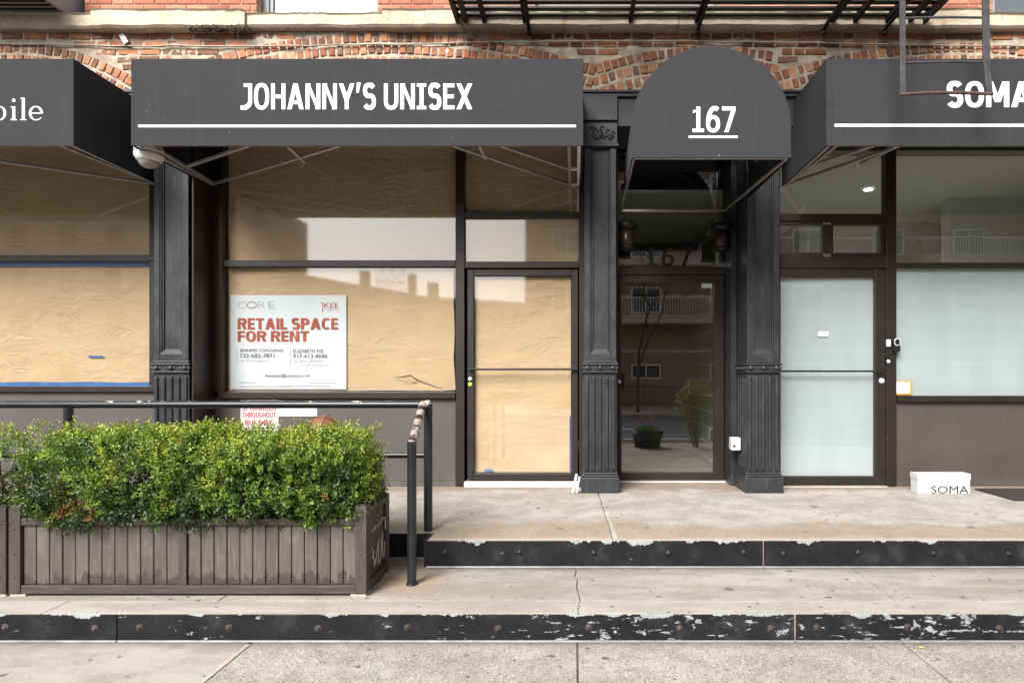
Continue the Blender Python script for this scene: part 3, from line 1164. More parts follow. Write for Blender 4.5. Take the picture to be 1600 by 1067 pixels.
def add_brick(mb, cx, cz, w, h, ang, y, col, jit=0.004, depth=0.03):
    ca, sa = math.cos(ang), math.sin(ang)
    ch = 0.006
    P = []
    for (sx, sz) in ((-1, -1), (1, -1), (1, 1), (-1, 1)):
        jx, jz = rnd.uniform(-jit, jit), rnd.uniform(-jit, jit)
        for inset, yy in ((0, y + 0.008), (ch, y)):
            lx = sx * (w / 2 - inset) + jx
            lz = sz * (h / 2 - inset) + jz
            P.append((cx + lx * ca - lz * sa, yy + rnd.uniform(-0.0015, 0.0015), cz + lx * sa + lz * ca))
    back = [(p[0], y + depth, p[2]) for p in P[0::2]]
    vs = P + back
    fs = [(1, 3, 5, 7)]
    for i in range(4):
        j = (i + 1) % 4
        fs.append((2 * i, 2 * j, 2 * j + 1, 2 * i + 1))
        fs.append((8 + i, 8 + j, 2 * j, 2 * i))
    mb.add(vs, fs, col)


BR = [tuple(q * w for q, w in zip(c_, (1.10, 1.02, 0.80))) for c_ in [(0.27, 0.120, 0.080), (0.33, 0.160, 0.108), (0.23, 0.095, 0.066), (0.20, 0.090, 0.070), (0.160, 0.085, 0.072), (0.145, 0.082, 0.074), (0.38, 0.20, 0.14), (0.27, 0.150, 0.118)]]
def bcol(pool=BR):
    c = rnd.choice(pool)
    f = rnd.uniform(0.95, 1.3)
    return tuple(x * f for x in c)


arches = []
for (cpx, top, rpx, w) in ((20, 66, 360, 0.079), (606, 50, 1034, 0.078), (1112, 72, 620, 0.081), (1500, 66, 930, 0.080)):
    r = rpx * DB / 1000
    arches.append((PX(cpx, DB), PZ(top, DB) - r, r, w))
spans = [(-9, PX(222, DB)), (PX(235, DB), PX(928, DB)), (PX(930, DB), PX(1212, DB)), (PX(1213, DB), 9)]


def in_arch(x, z, m=0.0):
    for (cx, cz, r, w), (s0, s1) in zip(arches, spans):
        if s0 - m < x < s1 + m and math.hypot(x - cx, z - cz) < r + m:
            return True
    return False


bm_ = MB()
for row in range(16):
    z = PZ(148, DB) + 0.035 + row * 0.0755
    if z > PZ(44, DB):
        break
    x = -7.4 + (0.11 if row % 2 else 0) + rnd.uniform(-0.03, 0.03)
    header = row % 5 == 3
    while x < 6.5:
        w = rnd.choice([0.095, 0.105, 0.2]) if header or rnd.random() < 0.18 else rnd.uniform(0.185, 0.215)
        zz = z + 0.006 * hash2(x * 0.7, row * 2.0)
        if not in_arch(x + w / 2, zz, 0.018) and not in_arch(x + 0.02, zz - 0.02) and not in_arch(x + w - 0.02, zz - 0.02):
            add_brick(bm_, x + w / 2, zz, w - 0.002, 0.060, 0.02 * hash2(x, row), YB - 0.006 + rnd.uniform(-0.004, 0.004), bcol())
        x += w + rnd.uniform(0.014, 0.026)
for (cx, cz, r, w), (s0, s1) in zip(arches, spans):
    for ring in range(5):
        rm = r - 0.055 - ring * 0.115
        step_a = (w - 0.002) / rm
        a = -0.75 + rnd.uniform(0, step_a)
        while a < 0.75:
            x = cx + rm * math.sin(a)
            z = cz + rm * math.cos(a)
            if s0 < x < s1 and PZ(152, DB) < z < PZ(42, DB) and -7.3 < x < 6.5:
                add_brick(bm_, x, z, rnd.uniform(0.055, 0.066), rnd.uniform(0.082, 0.096), -a + rnd.uniform(-0.05, 0.05), YB - 0.008 + rnd.uniform(-0.005, 0.004), bcol())
            a += step_a * rnd.uniform(0.93, 1.08)
bm_.build('brickwork', 'brick', bld, fix=False)

# mortar bed, uneven so that it smears over brick edges
nx, nz = 760, 46
mx0, mx1, mz0, mz1 = -7.4, 6.5, PZ(153, DB), PZ(38, DB)
V = []
for j in range(nz + 1):
    for i in range(nx + 1):
        x = mx0 + (mx1 - mx0) * i / nx
        z = mz0 + (mz1 - mz0) * j / nz
        h = 0.009 * hash2(x * 6, z * 9, 1) + 0.007 * hash2(x * 21, z * 30, 4)
        V.append((x, YB + 0.0005 - h, z))
F = [(j * (nx + 1) + i, j * (nx + 1) + i + 1, (j + 1) * (nx + 1) + i + 1, (j + 1) * (nx + 1) + i) for j in range(nz) for i in range(nx)]
m = MB(); m.add(V, F, None, True)
m.build('mortar_bed', 'mortar', bld, fix=False)

# stone ledge
LZ0, LZ1 = PZ(42, 6.1), PZ(20, 6.1)
for (a, b, dz0, dz1, dy) in ((-420, 143, 0.0, 0.0, 0.0), (144, 383, -0.012, 0.02, -0.03), (384, 597, 0.008, 0.0, 0.0), (598, 722, -0.004, 0.02, -0.03),
                             (723, 1060, -0.002, 0.012, -0.02), (1061, 1395, -0.004, 0.012, -0.02), (1396, 1544, -0.012, 0.025, -0.03), (1545, 2000, 0.0, 0.0, 0.0)):
    m = MB()
    x0, x1 = PX(a, 6.1), PX(b, 6.1)
    n = max(2, int((x1 - x0) / 0.06))
    vs = []
    for i in range(n + 1):
        x = x0 + (x1 - x0) * i / n
        e = 0.006 * hash2(x * 5, 3.3) + 0.004 * hash2(x * 17, 1.1)
        e2 = 0.009 * hash2(x * 6, 8.3) + 0.004 * hash2(x * 19, 5.1)
        vs += [(x, -0.37 + dy - e * 0.5, LZ0 + dz0 + e2), (x, -0.39 + dy - e, LZ0 + dz0 + 0.02 + e2), (x, -0.39 + dy - e, LZ1 + dz1 - 0.014 + e), (x, -0.405 + dy, LZ1 + dz1 + e), (x, -0.05, LZ1 + dz1 + 0.012), (x, -0.05, LZ0 + dz0)]
    fs = [(0, 1, 2, 3, 4, 5), tuple(6 * n + q for q in (5, 4, 3, 2, 1, 0))]
    for i in range(n):
        for q in range(6):
            p = (q + 1) % 6
            fs.append((6 * i + q, 6 * i + 6 + q, 6 * i + 6 + p, 6 * i + p))
    m.add(vs, fs)
    m.build('ledge_stone', 'ledge_stone', bld)
m = MB()
for i in range(420):
    x = PX(rnd.uniform(288, 386), 6.05)
    z = LZ0 - 0.012 - abs(rnd.gauss(0, 0.014)) * (0.4 + abs(hash2(x * 9, 0)) * 2)
    y = rnd.uniform(-0.46, -0.34)
    d = Vector((rnd.uniform(-1, 1), rnd.uniform(-.6, .6), rnd.uniform(-.6, .3))).normalized() * rnd.uniform(0.01, 0.025)
    p = Vector((x, y, z))
    s = Vector((0, 0, 0.004))
    m.quad(p - s, p + d - s, p + d + s, p + s)
m.build('moss', 'moss', bld)

# upper wall of orange brick with window openings
OR = [(0.36, 0.130, 0.080), (0.40, 0.155, 0.098), (0.34, 0.115, 0.072), (0.44, 0.185, 0.120), (0.30, 0.108, 0.076)]
YU = -0.28
DU = 6.22
wins = [(PX(-70, DU), PX(132, DU)), (PX(401, DU), PX(590, DU)), (PX(836, DU), PX(1120, DU)), (PX(1552, DU), PX(1760, DU))]
m = MB()
for row in range(9):
    z = LZ1 + 0.045 + row * 0.066
    x = -7.4 + (0.1 if row % 2 else 0)
    while x < 6.5:
        w = 0.2
        if not any(a < x + w + 0.0 and x < b for a, b in wins):
            add_brick(m, x + w / 2, z, w, 0.057, 0, YU - 0.004, bcol(OR), 0.001)
        else:
            for a, b in wins:      # closer bricks butt against the opening
                if x < a < x + w and a - x > 0.03:
                    add_brick(m, (x + a) / 2, z, a - x, 0.057, 0, YU - 0.004, bcol(OR), 0.001)
                if x < b < x + w and x + w - b > 0.03:
                    add_brick(m, (b + x + w) / 2, z, x + w - b, 0.057, 0, YU - 0.004, bcol(OR), 0.001)
        x += w + 0.008
m.build('upper_brickwork', 'upper_brick', bld, fix=False)
m = MB()
zt = LZ1 + 0.02
xs = [-7.4] + [q for w_ in wins for q in w_] + [6.5]
for a, b in zip(xs[0::2], xs[1::2]):
    m.box(a, b, YU + 0.004, 0.0, zt, 6.55)
m.box(-7.4, 6.5, YU + 0.004, 0.0, 6.551, 9.5)
m.build('upper_wall', 'far_brick', bld)
m = MB()
m.box(-9.5, 9.0, 8.0, 8.2, 0, 9.5)
m.box(-9.5, -9.3, 0.0, 8.0, 0, 9.5)
m.box(8.8, 9.0, 0.0, 8.0, 0, 9.5)
m.box(-9.5, 9.0, 0.001, 7.99, 9.5, 9.7)
m.box(-7.4, 6.5, 0.002, 7.99, 4.92, 5.0)
m.box(-9.3, -7.4, -0.28, -0.002, 0, 9.5)
m.box(6.5, 8.8, -0.28, -0.002, 0, 9.5)
m.build('rear_wall', 'far_facade', bld)
m = MB()
m.box(-7.4, 6.5, -0.27, 0.10, 4.162, LZ0 + 0.01)
m.build('wall_core', 'mortar', bld)


def sash(x0, x1, frame_mat, curtain):
    f = MB()
    yy = -0.17
    z0, z1 = LZ1 + 0.02, 6.5
    f.box(x0 + 0.002, x0 + 0.065, yy, yy + 0.08, z0, z1)
    f.box(x1 - 0.065, x1 - 0.002, yy, yy + 0.08, z0, z1)
    f.box(x0 + 0.066, x1 - 0.066, yy, yy + 0.08, z0, z0 + 0.04)
    f.box(x0 + 0.066, x1 - 0.066, yy, yy + 0.08, z1 - 0.05, z1)
    w = f.build('window', frame_mat, bld, 0.004)
    s = MB()
    s.box(x0 + 0.067, x0 + 0.10, yy + 0.02, yy + 0.07, z0 + 0.041, z1 - 0.051)
    s.box(x1 - 0.10, x1 - 0.067, yy + 0.02, yy + 0.07, z0 + 0.041, z1 - 0.051)
    s.box(x0 + 0.101, x1 - 0.101, yy + 0.02, yy + 0.07, z0 + 0.041, z0 + 0.085)
    s.box(x0 + 0.101, x1 - 0.101, yy + 0.02, yy + 0.07, z0 + 0.75, z0 + 0.79)
    s.build('sash', 'window_grey', w, 0.003)
    p = MB().quad((x0 + 0.1, yy + 0.045, z0 + 0.08), (x1 - 0.1, yy + 0.045, z0 + 0.08), (x1 - 0.1, yy + 0.045, z1 - 0.06), (x0 + 0.1, yy + 0.045, z1 - 0.06))
    p.build('pane', 'window_glass', w)
    cm = MB().quad((x0 + 0.066, yy + 0.1, z0), (x1 - 0.066, yy + 0.1, z0), (x1 - 0.066, yy + 0.1, z1), (x0 + 0.066, yy + 0.1, z1))
    cm.build('curtain', curtain, w)


sash(*wins[0], 'window_grey', 'interior_dark')
sash(*wins[1], 'window_white', 'curtain')
sash(*wins[2], 'window_white', 'interior_dark')
sash(*wins[3], 'window_white', 'dark_pane')

# iron lintel over the shopfronts
m = MB()
m.box(-7.4, 6.5, -0.385, 0.07, 3.83, 4.10)
m.box(-7.4, 6.5, -0.415, 0.09, 4.101, 4.135)
m.box(-7.4, 6.5, -0.43, 0.10, 4.136, 4.16)
m.build('iron_lintel', 'iron_paint', bld, 0.004)

# party walls / rooms behind the glass
m = MB()
m.box(-7.4, -0.02, 1.0, 1.06, PLAT, 3.82)        # behind papered shops
m.box(0.40, 0.44, 0.42, 3.0, PLAT, 3.82)
m.build('room_wall', 'interior_dark', bld)
m = MB()
m.box(-7.4, 0.39, 0.075, 1.0, 3.83, 3.86)
m.build('shop_ceiling', 'interior_dark', bld)
m = MB()
m.box(0.441, 1.80, 0.42, 3.0, 3.42, 3.46)
m.build('hall_ceiling', 'interior_wall', bld)
m = MB()
m.box(0.441, 1.80, 3.0, 3.06, PLAT, 3.41)
m.build('hall_end_wall', 'interior_dark', bld)
m = MB()
m.box(1.71, 1.80, 0.42, 2.99, PLAT + 0.002, 3.41)
m.build('tiled_wall', 'tile', bld)
m = MB()
m.box(0.441, 1.705, 0.602, 2.99, PLAT - 0.03, PLAT - 0.002)
m.build('hall_floor', 'interior_floor', bld)
# frosted shop room
m = MB()
m.box(1.81, 7.5, 0.075, 5.0, 3.70, 3.76)
m.box(1.81, 7.5, 5.0, 5.06, PLAT, 3.76)
m.box(7.44, 7.5, 0.075, 4.99, PLAT, 3.70)
m.box(1.81, 1.86, 0.10, 4.99, PLAT, 3.70)
m.box(4.75, 7.43, 1.6, 1.8, PLAT, 3.699)
m.box(3.3, 7.43, 2.9, 4.98, 3.25, 3.699)
m.build('shop_room', 'interior_wall', bld)
m = MB()
m.box(1.87, 7.43, 0.602, 4.99, PLAT - 0.03, PLAT - 0.003)
m.build('shop_floor', 'interior_floor', bld)
lamp = MB()
lamp.lathe([(0.0, 0.0), (0.055, 0.0), (0.055, 0.008)], (PX(1357, 7.7), DY(7.7), 3.688), 20)
dl = thing('ceiling_light', 'small round lit downlight in the ceiling behind the frosted shop glass', 'light', (PX(1357, 7.7), DY(7.7), 3.69))
lamp.build('lit_disc', 'lit_lamp', dl)
m = MB(); m.lathe([(0.056, 0.0), (0.075, -0.004), (0.08, 0.006), (0.08, 0.011)], (PX(1357, 7.7), DY(7.7), 3.688), 20)
m.build('trim_ring', 'white_plastic', dl)
ld = bpy.data.lights.new('downlight', 'SPOT')
ld.energy = 560
ld.spot_size = R(110)
ld.spot_blend = 0.6
ld.shadow_soft_size = 0.06
ld.color = (1, 0.96, 0.88)
lo_ = bpy.data.objects.new('downlight', ld)
COL.objects.link(lo_)
lo_.location = (PX(1357, 7.7), DY(7.7), 3.67)
lo_.parent = dl
lo_.matrix_parent_inverse = dl.matrix_basis.inverted()

# ------------------------------------------------------------------ cast iron columns
def column(x0, x1, label):
    yf = -0.40
    cx = (x0 + x1) / 2
    w = x1 - x0
    t = thing('iron_column', label, 'column', (cx, yf, PLAT), 'cast iron columns between the shopfronts')
    m = MB()
    m.box(x0 - 0.012, x1 + 0.012, yf - 0.02, -0.004, PLAT + 0.001, PLAT + 0.15)
    m.box(x0 - 0.004, x1 + 0.004, yf - 0.010, -0.004, PLAT + 0.151, PLAT + 0.172)
    m.box(x0 + 0.004, x1 - 0.004, yf - 0.002, -0.004, PLAT + 0.173, PLAT + 0.195)
    m.build('plinth', 'iron_paint', t, 0.008)
    m = MB()
    m.box(x0 + 0.016, x1 - 0.016, yf + 0.02, -0.004, PLAT + 0.196, 1.475)
    n = 5
    for i in range(n):
        x = x0 + 0.045 + (w - 0.09) * i / (n - 1)
        m.tube([(x, yf + 0.017, PLAT + 0.225), (x, yf + 0.017, 1.425)], 0.017, 10)
        m.ball((x, yf + 0.017, PLAT + 0.225), 0.017, 10)
        m.ball((x, yf + 0.017, 1.425), 0.017, 10)
    for sx in (x0 + 0.019, x1 - 0.019):
        for i in range(4):
            y = yf + 0.07 + 0.085 * i
            m.tube([(sx, y, PLAT + 0.225), (sx, y, 1.425)], 0.015, 8)
    m.build('fluted_pedestal', 'iron_paint', t, 0.004)
    m = MB()
    m.box(x0 + 0.002, x1 - 0.002, yf - 0.006, -0.004, 1.476, 1.492)
    m.box(x0 + 0.008, x1 - 0.008, yf + 0.004, -0.004, 1.493, 1.548)
    m.box(x0 - 0.003, x1 + 0.003, yf - 0.010, -0.004, 1.549, 1.566)
    m.box(x0 + 0.010, x1 - 0.010, yf + 0.006, -0.004, 1.567, 1.592)
    m.build('band_moulding', 'iron_paint', t, 0.005)
    for i in range(3):
        x = x0 + 0.05 + (w - 0.10) * i / 2
        q = MB(); q.ball((x, yf + 0.002, 1.522), 0.030, 14, (1, 0.8, 0.85))
        q.tube([(x - 0.05, yf + 0.004, 1.522), (x + 0.05, yf + 0.004, 1.522)], 0.010, 8)
        q.build('rosette', 'iron_paint', t)
    for sx in (x0 + 0.006, x1 - 0.006):
        for y in (yf + 0.06, yf + 0.15, yf + 0.24, yf + 0.33):
            q = MB(); q.ball((sx, y, 1.522), 0.024, 12, (0.7, 1, 0.85)); q.build('rosette', 'iron_paint', t)
    m = MB()
    sx0, sx1 = x0 + 0.02, x1 - 0.02
    zt, zb = 3.62, 1.655
    m.box(sx0 + 0.055, sx1 - 0.055, yf + 0.042, -0.004, 1.593, 3.829)     # recessed panel core
    m.box(sx0, sx0 + 0.054, yf + 0.012, -0.004, 1.593, 3.829)             # stiles
    m.box(sx1 - 0.054, sx1, yf + 0.012, -0.004, 1.593, 3.829)
    m.box(sx0 + 0.055, sx1 - 0.055, yf + 0.012, yf + 0.041, 1.593, zb)
    m.box(sx0 + 0.055, sx1 - 0.055, yf + 0.012, yf + 0.041, zt, 3.829)
    for off, dy in ((0.055, 0.020), (0.072, 0.028)):                      # stepped moulding round the panel
        a, b = sx0 + off, sx1 - off
        m.box(a, a + 0.014, yf + dy, yf + 0.043, zb + off - 0.055, zt - off + 0.055)
        m.box(b - 0.014, b, yf + dy, yf + 0.043, zb + off - 0.055, zt - off + 0.055)
    # bevelled foot of the panel
    a, b = sx0 + 0.056, sx1 - 0.056
    m.add([(a, yf + 0.0125, zb + 0.001), (b, yf + 0.0125, zb + 0.001), (b - 0.03, yf + 0.043, zb + 0.05), (a + 0.03, yf + 0.043, zb + 0.05), (a, yf + 0.044, zb + 0.001), (b, yf + 0.044, zb + 0.001)],
          [(0, 1, 2, 3), (0, 3, 4), (1, 5, 2)])
    m.build('panelled_shaft', 'iron_paint', t, 0.003)
    m = MB()
    m.box(x0 - 0.005, x1 + 0.005, yf - 0.012, yf + 0.010, 3.63, 3.655)
    m.box(x0 + 0.010, x1 - 0.010, yf - 0.004, yf + 0.010, 3.656, 3.87)
    m.box(x0 + 0.010, x1 - 0.010, yf - 0.030, yf + 0.010, 3.871, 4.10)
    for i in range(26):                                                   # leaf scrolls in low relief
        u = rnd.uniform(-1, 1)
        x = cx + u * (w / 2 - 0.05)
        z = 3.70 + abs(hash2(i, 3.3)) * 0.22
        pts = [(x + 0.022 * math.cos(a) * (1 - a / 9), yf - 0.012, z + 0.022 * math.sin(a) * (1 - a / 9)) for a in [q * 0.6 for q in range(9)]]
        m.tube(pts, 0.006, 6)
    m.build('capital', 'iron_paint', t, 0.004)
    return t


column(-4.040, -3.670, 'black cast iron column with fluted foot between the two papered shop windows')
column(0.073, 0.415, 'black cast iron column with fluted foot between papered door and glass entrance door')
column(1.629, 1.975, 'black cast iron column with fluted foot between glass entrance door and frosted door')

# ------------------------------------------------------------------ shopfronts
FW = 0.055


def pane(parent, px0, px1, py0, py1, d, name='pane', mat='window_glass', dy=0.0):
    y = DY(d) + dy
    m = MB().quad((PX(px0, d), y, PZ(py1, d)), (PX(px1, d), y, PZ(py1, d)), (PX(px1, d), y, PZ(py0, d)), (PX(px0, d), y, PZ(py0, d)))
    return m.build(name, mat, parent, fix=False)


def bars(parent, lst, d, name='frame', mat='bronze_frame', bev=0.004):
    m = MB()
    for (a, b, c, e, y0, y1) in lst:       # px0, px1, py0, py1, depth front, depth back
        m.box(PX(a, d), PX(b, d), DY(d) + y0, DY(d) + y1, PZ(e, d), PZ(c, d))
    return m.build(name, mat, parent, bev)


# --- far left shop
D = 6.5
sf = thing('shopfront', 'papered shopfront at the far left beyond the first column', 'shopfront', (PX(0, D), 0, PLAT))
bars(sf, [(-210, 252, 603, 612, -0.06, 0.05), (-210, 252, 400, 409.5, -0.045, 0.05), (-210, 252, 214, 226, -0.04, 0.05), (237, 252, 226.2, 399.8, -0.04, 0.05), (237, 252, 409.7, 602.8, -0.04, 0.05), (-210, -196, 226.2, 602.8, -0.041, 0.05)], D)
pane(sf, -196, 237, 226, 400, D, mat='backed_glass')
pane(sf, -196, 237, 409, 603, D, mat='backed_glass')
bars(sf, [(-210, 252, 612.2, 750, -0.02, 0.06), (-210, 252, 750.2, 759, -0.03, 0.05)], D, 'bulkhead', 'taupe_panel', 0.003)

# --- barber shop
sf2 = thing('shopfront', 'papered shopfront with door and rent poster between two iron columns', 'shopfront', (PX(530, D), 0, PLAT))
bars(sf2, [(337, 353, 214, 612, -0.07, 0.05), (713, 727, 214, 758, -0.05, 0.06), (353.2, 712.8, 408, 418, -0.05, 0.05), (345, 712.8, 612.2, 622, -0.07, 0.05), (905, 916, 214, 758, -0.05, 0.06),
           (727.2, 904.8, 333, 342, -0.05, 0.05), (727.2, 904.8, 410, 420, -0.05, 0.05), (353.2, 712.8, 214, 226, -0.04, 0.05), (727.2, 904.8, 214, 226, -0.04, 0.05)], D)
pane(sf2, 353, 713, 226, 408, D, mat='backed_glass')
pane(sf2, 353, 713, 418, 612, D, mat='backed_glass')
pane(sf2, 727, 905, 226, 333, D, mat='backed_glass')
pane(sf2, 727, 905, 342, 410, D, mat='backed_glass')
bars(sf2, [(337, 712.8, 622.2, 751, -0.02, 0.06), (337, 712.8, 751.2, 759, -0.032, 0.05)], D, 'bulkhead', 'taupe_panel', 0.003)
m = MB().box(PX(297, 6.5) + 0.245, PX(337.5, 6.5), -0.38, 0.04, PLAT + 0.001, 3.825)
m.build('side_jamb', 'bronze_frame', sf2, 0.004)
m = MB()
m.box(PX(727.5, D), PX(904.5, D), -0.10, 0.04, PLAT + 0.001, PZ(750.5, D))
m.build('threshold', 'bright_aluminium', sf2, 0.004)
# door leaf
dr = MB()
for (a, b, c, e) in ((731, 741, 422, 748.5), (893, 903, 422, 748.5), (741.2, 892.8, 422, 432), (741.2, 892.8, 739, 748.5)):
    dr.box(PX(a, D), PX(b, D), -0.035, 0.03, PZ(e, D), PZ(c, D))
door2 = dr.build('door', 'bronze_frame', sf2, 0.004)
pane(door2, 741, 893, 432, 739, D, 'door_glass', 'backed_glass', dy=-0.004)
m = MB()
z = PZ(577, D)
m.tube([(PX(733, D), -0.075, z), (PX(902, D), -0.075, z)], 0.011, 10)
m.tube([(PX(737, D), -0.075, z), (PX(737, D), -0.034, z)], 0.011, 8)
m.tube([(PX(898, D), -0.075, z), (PX(898, D), -0.034, z)], 0.011, 8)
m.build('push_bar', 'black_steel', door2)
m = MB(); m.lathe([(0.0, -0.02), (0.016, -0.019), (0.019, -0.012), (0.021, 0.0)], (PX(732.5, D) + 0.02, -0.037, PZ(592, D)), 14, 'y'); m.build('lock', 'bright_aluminium', door2)
m = MB(); m.lathe([(0.0, -0.003), (0.021, -0.003), (0.021, 0.0)], (PX(732.5, D) + 0.02, -0.037, PZ(600.5, D)), 16, 'y'); m.build('sticker', 'yellow_sticker', door2)

# --- entrance
DE = 6.8
en = thing('entrance', 'recessed glass entrance with dark frame under the arched awning', 'entrance', (PX(1045, DE), DY(DE), PLAT))
bars(en, [(950, 965, 180, 752, -0.05, 0.06), (1131, 1152, 180, 752, -0.05, 0.06), (965.2, 1130.8, 418, 430, -0.05, 0.06), (965.2, 1130.8, 171, 180, -0.05, 0.06)], DE)
pane(en, 965, 1131, 180, 418, DE)
m = MB()
sign_px(m, '167', 1010, 1080, 388, 416, DE, 0.006, v=0.17, h=0.15, gap=0.25)
m.build('transom_number', 'black_print', en)
dr = MB()
for (a, b, c, e) in ((966, 971, 431, 751), (1115, 1130, 431, 751), (971.2, 1114.8, 431, 442), (971.2, 1114.8, 738, 751)):
    dr.box(PX(a, DE), PX(b, DE), DY(DE) - 0.04, DY(DE) + 0.03, PZ(e, DE), PZ(c, DE))
doorE = dr.build('door', 'bronze_frame', en, 0.004)
pane(doorE, 971, 1115, 442, 738, DE, 'door_glass')
m = MB()
x = PX(973, DE); yh = DY(DE) - 0.09
m.tube([(x, DY(DE) - 0.04, PZ(585, DE)), (x, yh, PZ(585, DE)), (x, yh, PZ(612, DE)), (x, DY(DE) - 0.04, PZ(612, DE))], 0.016, 10)
m.build('pull_handle', 'black_steel', doorE)
m = MB(); m.lathe([(0.0, -0.014), (0.016, -0.013), (0.021, 0.0)], (PX(964, DE) + 0.02, DY(DE) - 0.056, PZ(596, DE)), 14, 'y'); m.build('lock', 'bright_aluminium', doorE)
m = MB().box(PX(1096, DE), PX(1112, DE), DY(DE) - 0.004, DY(DE) - 0.002, PZ(450, DE), PZ(443, DE))
m.build('sticker', 'poster_paper', doorE)
m = MB()
m.box(PX(965.2, DE), PX(1130.8, DE), DY(DE) - 0.10, DY(DE) + 0.05, PLAT + 0.001, PLAT + 0.012)
m.build('threshold', 'bright_aluminium', en)
m = MB()     # side walls of the recess
m.box(1.585, 1.645, -0.003, DY(DE) - 0.051, PLAT + 0.001, 3.82)
m.box(0.395, 0.44, -0.003, DY(DE) - 0.051, PLAT + 0.001, 3.82)
m.build('recess_wall', 'iron_paint', en, 0.003)
m = MB().box(0.44, 1.585, 0.10, DY(DE) - 0.052, 3.84, 3.87)
m.build('soffit', 'iron_paint', en)

# --- frosted shop
sf3 = thing('shopfront', 'frosted glass shopfront with brown base panel right of the last column', 'shopfront', (PX(1500, D), 0, PLAT))
bars(sf3, [(1205, 1217, 214, 758, -0.04, 0.06), (1381, 1397, 214, 762, -0.05, 0.06), (1217.2, 1380.8, 336, 347, -0.05, 0.05), (1217.2, 1380.8, 403, 420, -0.05, 0.05),
           (1397.2, 1940, 412, 420, -0.055, 0.05), (1397.2, 1940, 618, 627, -0.07, 0.05), (1397.2, 1940, 214, 226, -0.04, 0.05), (1217.2, 1380.8, 214, 226, -0.04, 0.05)], D)
pane(sf3, 1217, 1381, 226, 336, D)
pane(sf3, 1397, 1940, 226, 412, D)
pane(sf3, 1397, 1940, 420, 618, D, mat='backed_glass')
pane(sf3, 1397, 1940, 420, 618, D, 'frosted_film', 'frosted_film', 0.006)
bars(sf3, [(1397.2, 1940, 627.2, 757, -0.02, 0.06), (1397.2, 1940, 757.2, 765, -0.032, 0.05)], D, 'bulkhead', 'brown_panel', 0.003)
tw = MB()       # sliding transom sashes
for (a, b, c, e) in ((1217.2, 1284, 347.2, 352), (1217.2, 1284, 396, 402.8), (1283, 1300, 352.2, 395.8), (1300.2, 1380.8, 347.2, 353), (1300.2, 1380.8, 396, 402.8), (1373, 1380.8, 353.2, 395.8)):
    tw.box(PX(a, D), PX(b, D), -0.035, 0.03, PZ(e, D), PZ(c, D))
tr_ = tw.build('transom_window', 'bronze_frame', sf3, 0.003)
pane(tr_, 1217, 1283, 352, 396, D, 'pane')
pane(tr_, 1300, 1373, 353, 396, D, 'pane', dy=-0.008)
dr = MB()
for (a, b, c, e) in ((1212, 1217.5, 422, 756), (1364, 1380, 422, 756), (1217.7, 1363.8, 422, 434), (1217.7, 1363.8, 743, 756)):
    dr.box(PX(a, D), PX(b, D), -0.05, 0.03, PZ(e, D), PZ(c, D))
door3 = dr.build('door', 'bronze_frame', sf3, 0.005)
pane(door3, 1217, 1364, 434, 743, D, 'door_glass', 'backed_glass', dy=-0.01)
pane(door3, 1217, 1364, 434, 743, D, 'frosted_film', 'frosted_film', -0.002)
m = MB()
z = PZ(580, D)
m.tube([(PX(1212, D), -0.09, z), (PX(1374, D), -0.09, z)], 0.010, 10)
m.tube([(PX(1371, D), -0.09, z), (PX(1371, D), -0.05, z)], 0.010, 8)
m.build('push_bar', 'black_steel', door3)
for (px, py) in ((1373.5, 595),):
    m = MB(); m.lathe([(0.0, -0.02), (0.02, -0.018), (0.028, -0.008), (0.029, 0.0)], (PX(px, D), -0.052, PZ(py, D)), 16, 'y'); m.build('lock', 'bright_aluminium', door3)
m = MB(); m.box(PX(1373, D), PX(1377, D), -0.056, -0.051, PZ(745, D), PZ(733, D)); m.build('hinge', 'black_steel', door3)
m = MB().box(PX(1277, D), PX(1294, D), -0.014, -0.012, PZ(526, D), PZ(518, D)); m.build('mail_note', 'pale_note', door3)
m = MB().box(PX(1217.5, D), PX(1380.5, D), -0.10, 0.03, PLAT + 0.001, PLAT + 0.010)
m.build('threshold', 'concrete_block', sf3)
m = MB(); m.lathe([(0.0, -0.012), (0.014, -0.011), (0.019, 0.0)], (PX(1384.5, D), -0.052, PZ(565, D)), 14, 'y'); m.build('lock', 'bright_aluminium', sf3)

# ------------------------------------------------------------------ paper in the windows
def grid_sheet(name, mat, px0, px1, py0, py1, d, y, amp, label, seed, cat='paper', sag=0.0):
    x0, x1, z0, z1 = PX(px0, d), PX(px1, d), PZ(py1, d), PZ(py0, d)
    nx = max(8, int((x1 - x0) / 0.03)); nz_ = max(8, int((z1 - z0) / 0.03))
    V = []
    for j in range(nz_ + 1):
        for i in range(nx + 1):
            x = x0 + (x1 - x0) * i / nx
            z = z0 + (z1 - z0) * j / nz_
            h = amp * (hash2(x * 1.6 + seed, z * 3.0, seed) + 0.6 * hash2(x * 4 + seed, z * 5, seed) + 0.35 * abs(hash2(x * 7, z * 11 + seed, 3)))
            zz = z + (sag * hash2(x * 1.2 + seed, 0.5) if j in (0, nz_) else 0)
            V.append((x, y + h, zz))
    F = [(j * (nx + 1) + i, j * (nx + 1) + i + 1, (j + 1) * (nx + 1) + i + 1, (j + 1) * (nx + 1) + i) for j in range(nz_) for i in range(nx)]
    m = MB(); m.add(V, F, None, True)
    o = m.build(name, mat, fix=False)
    if label:
        tag(o, label, cat)
    return o


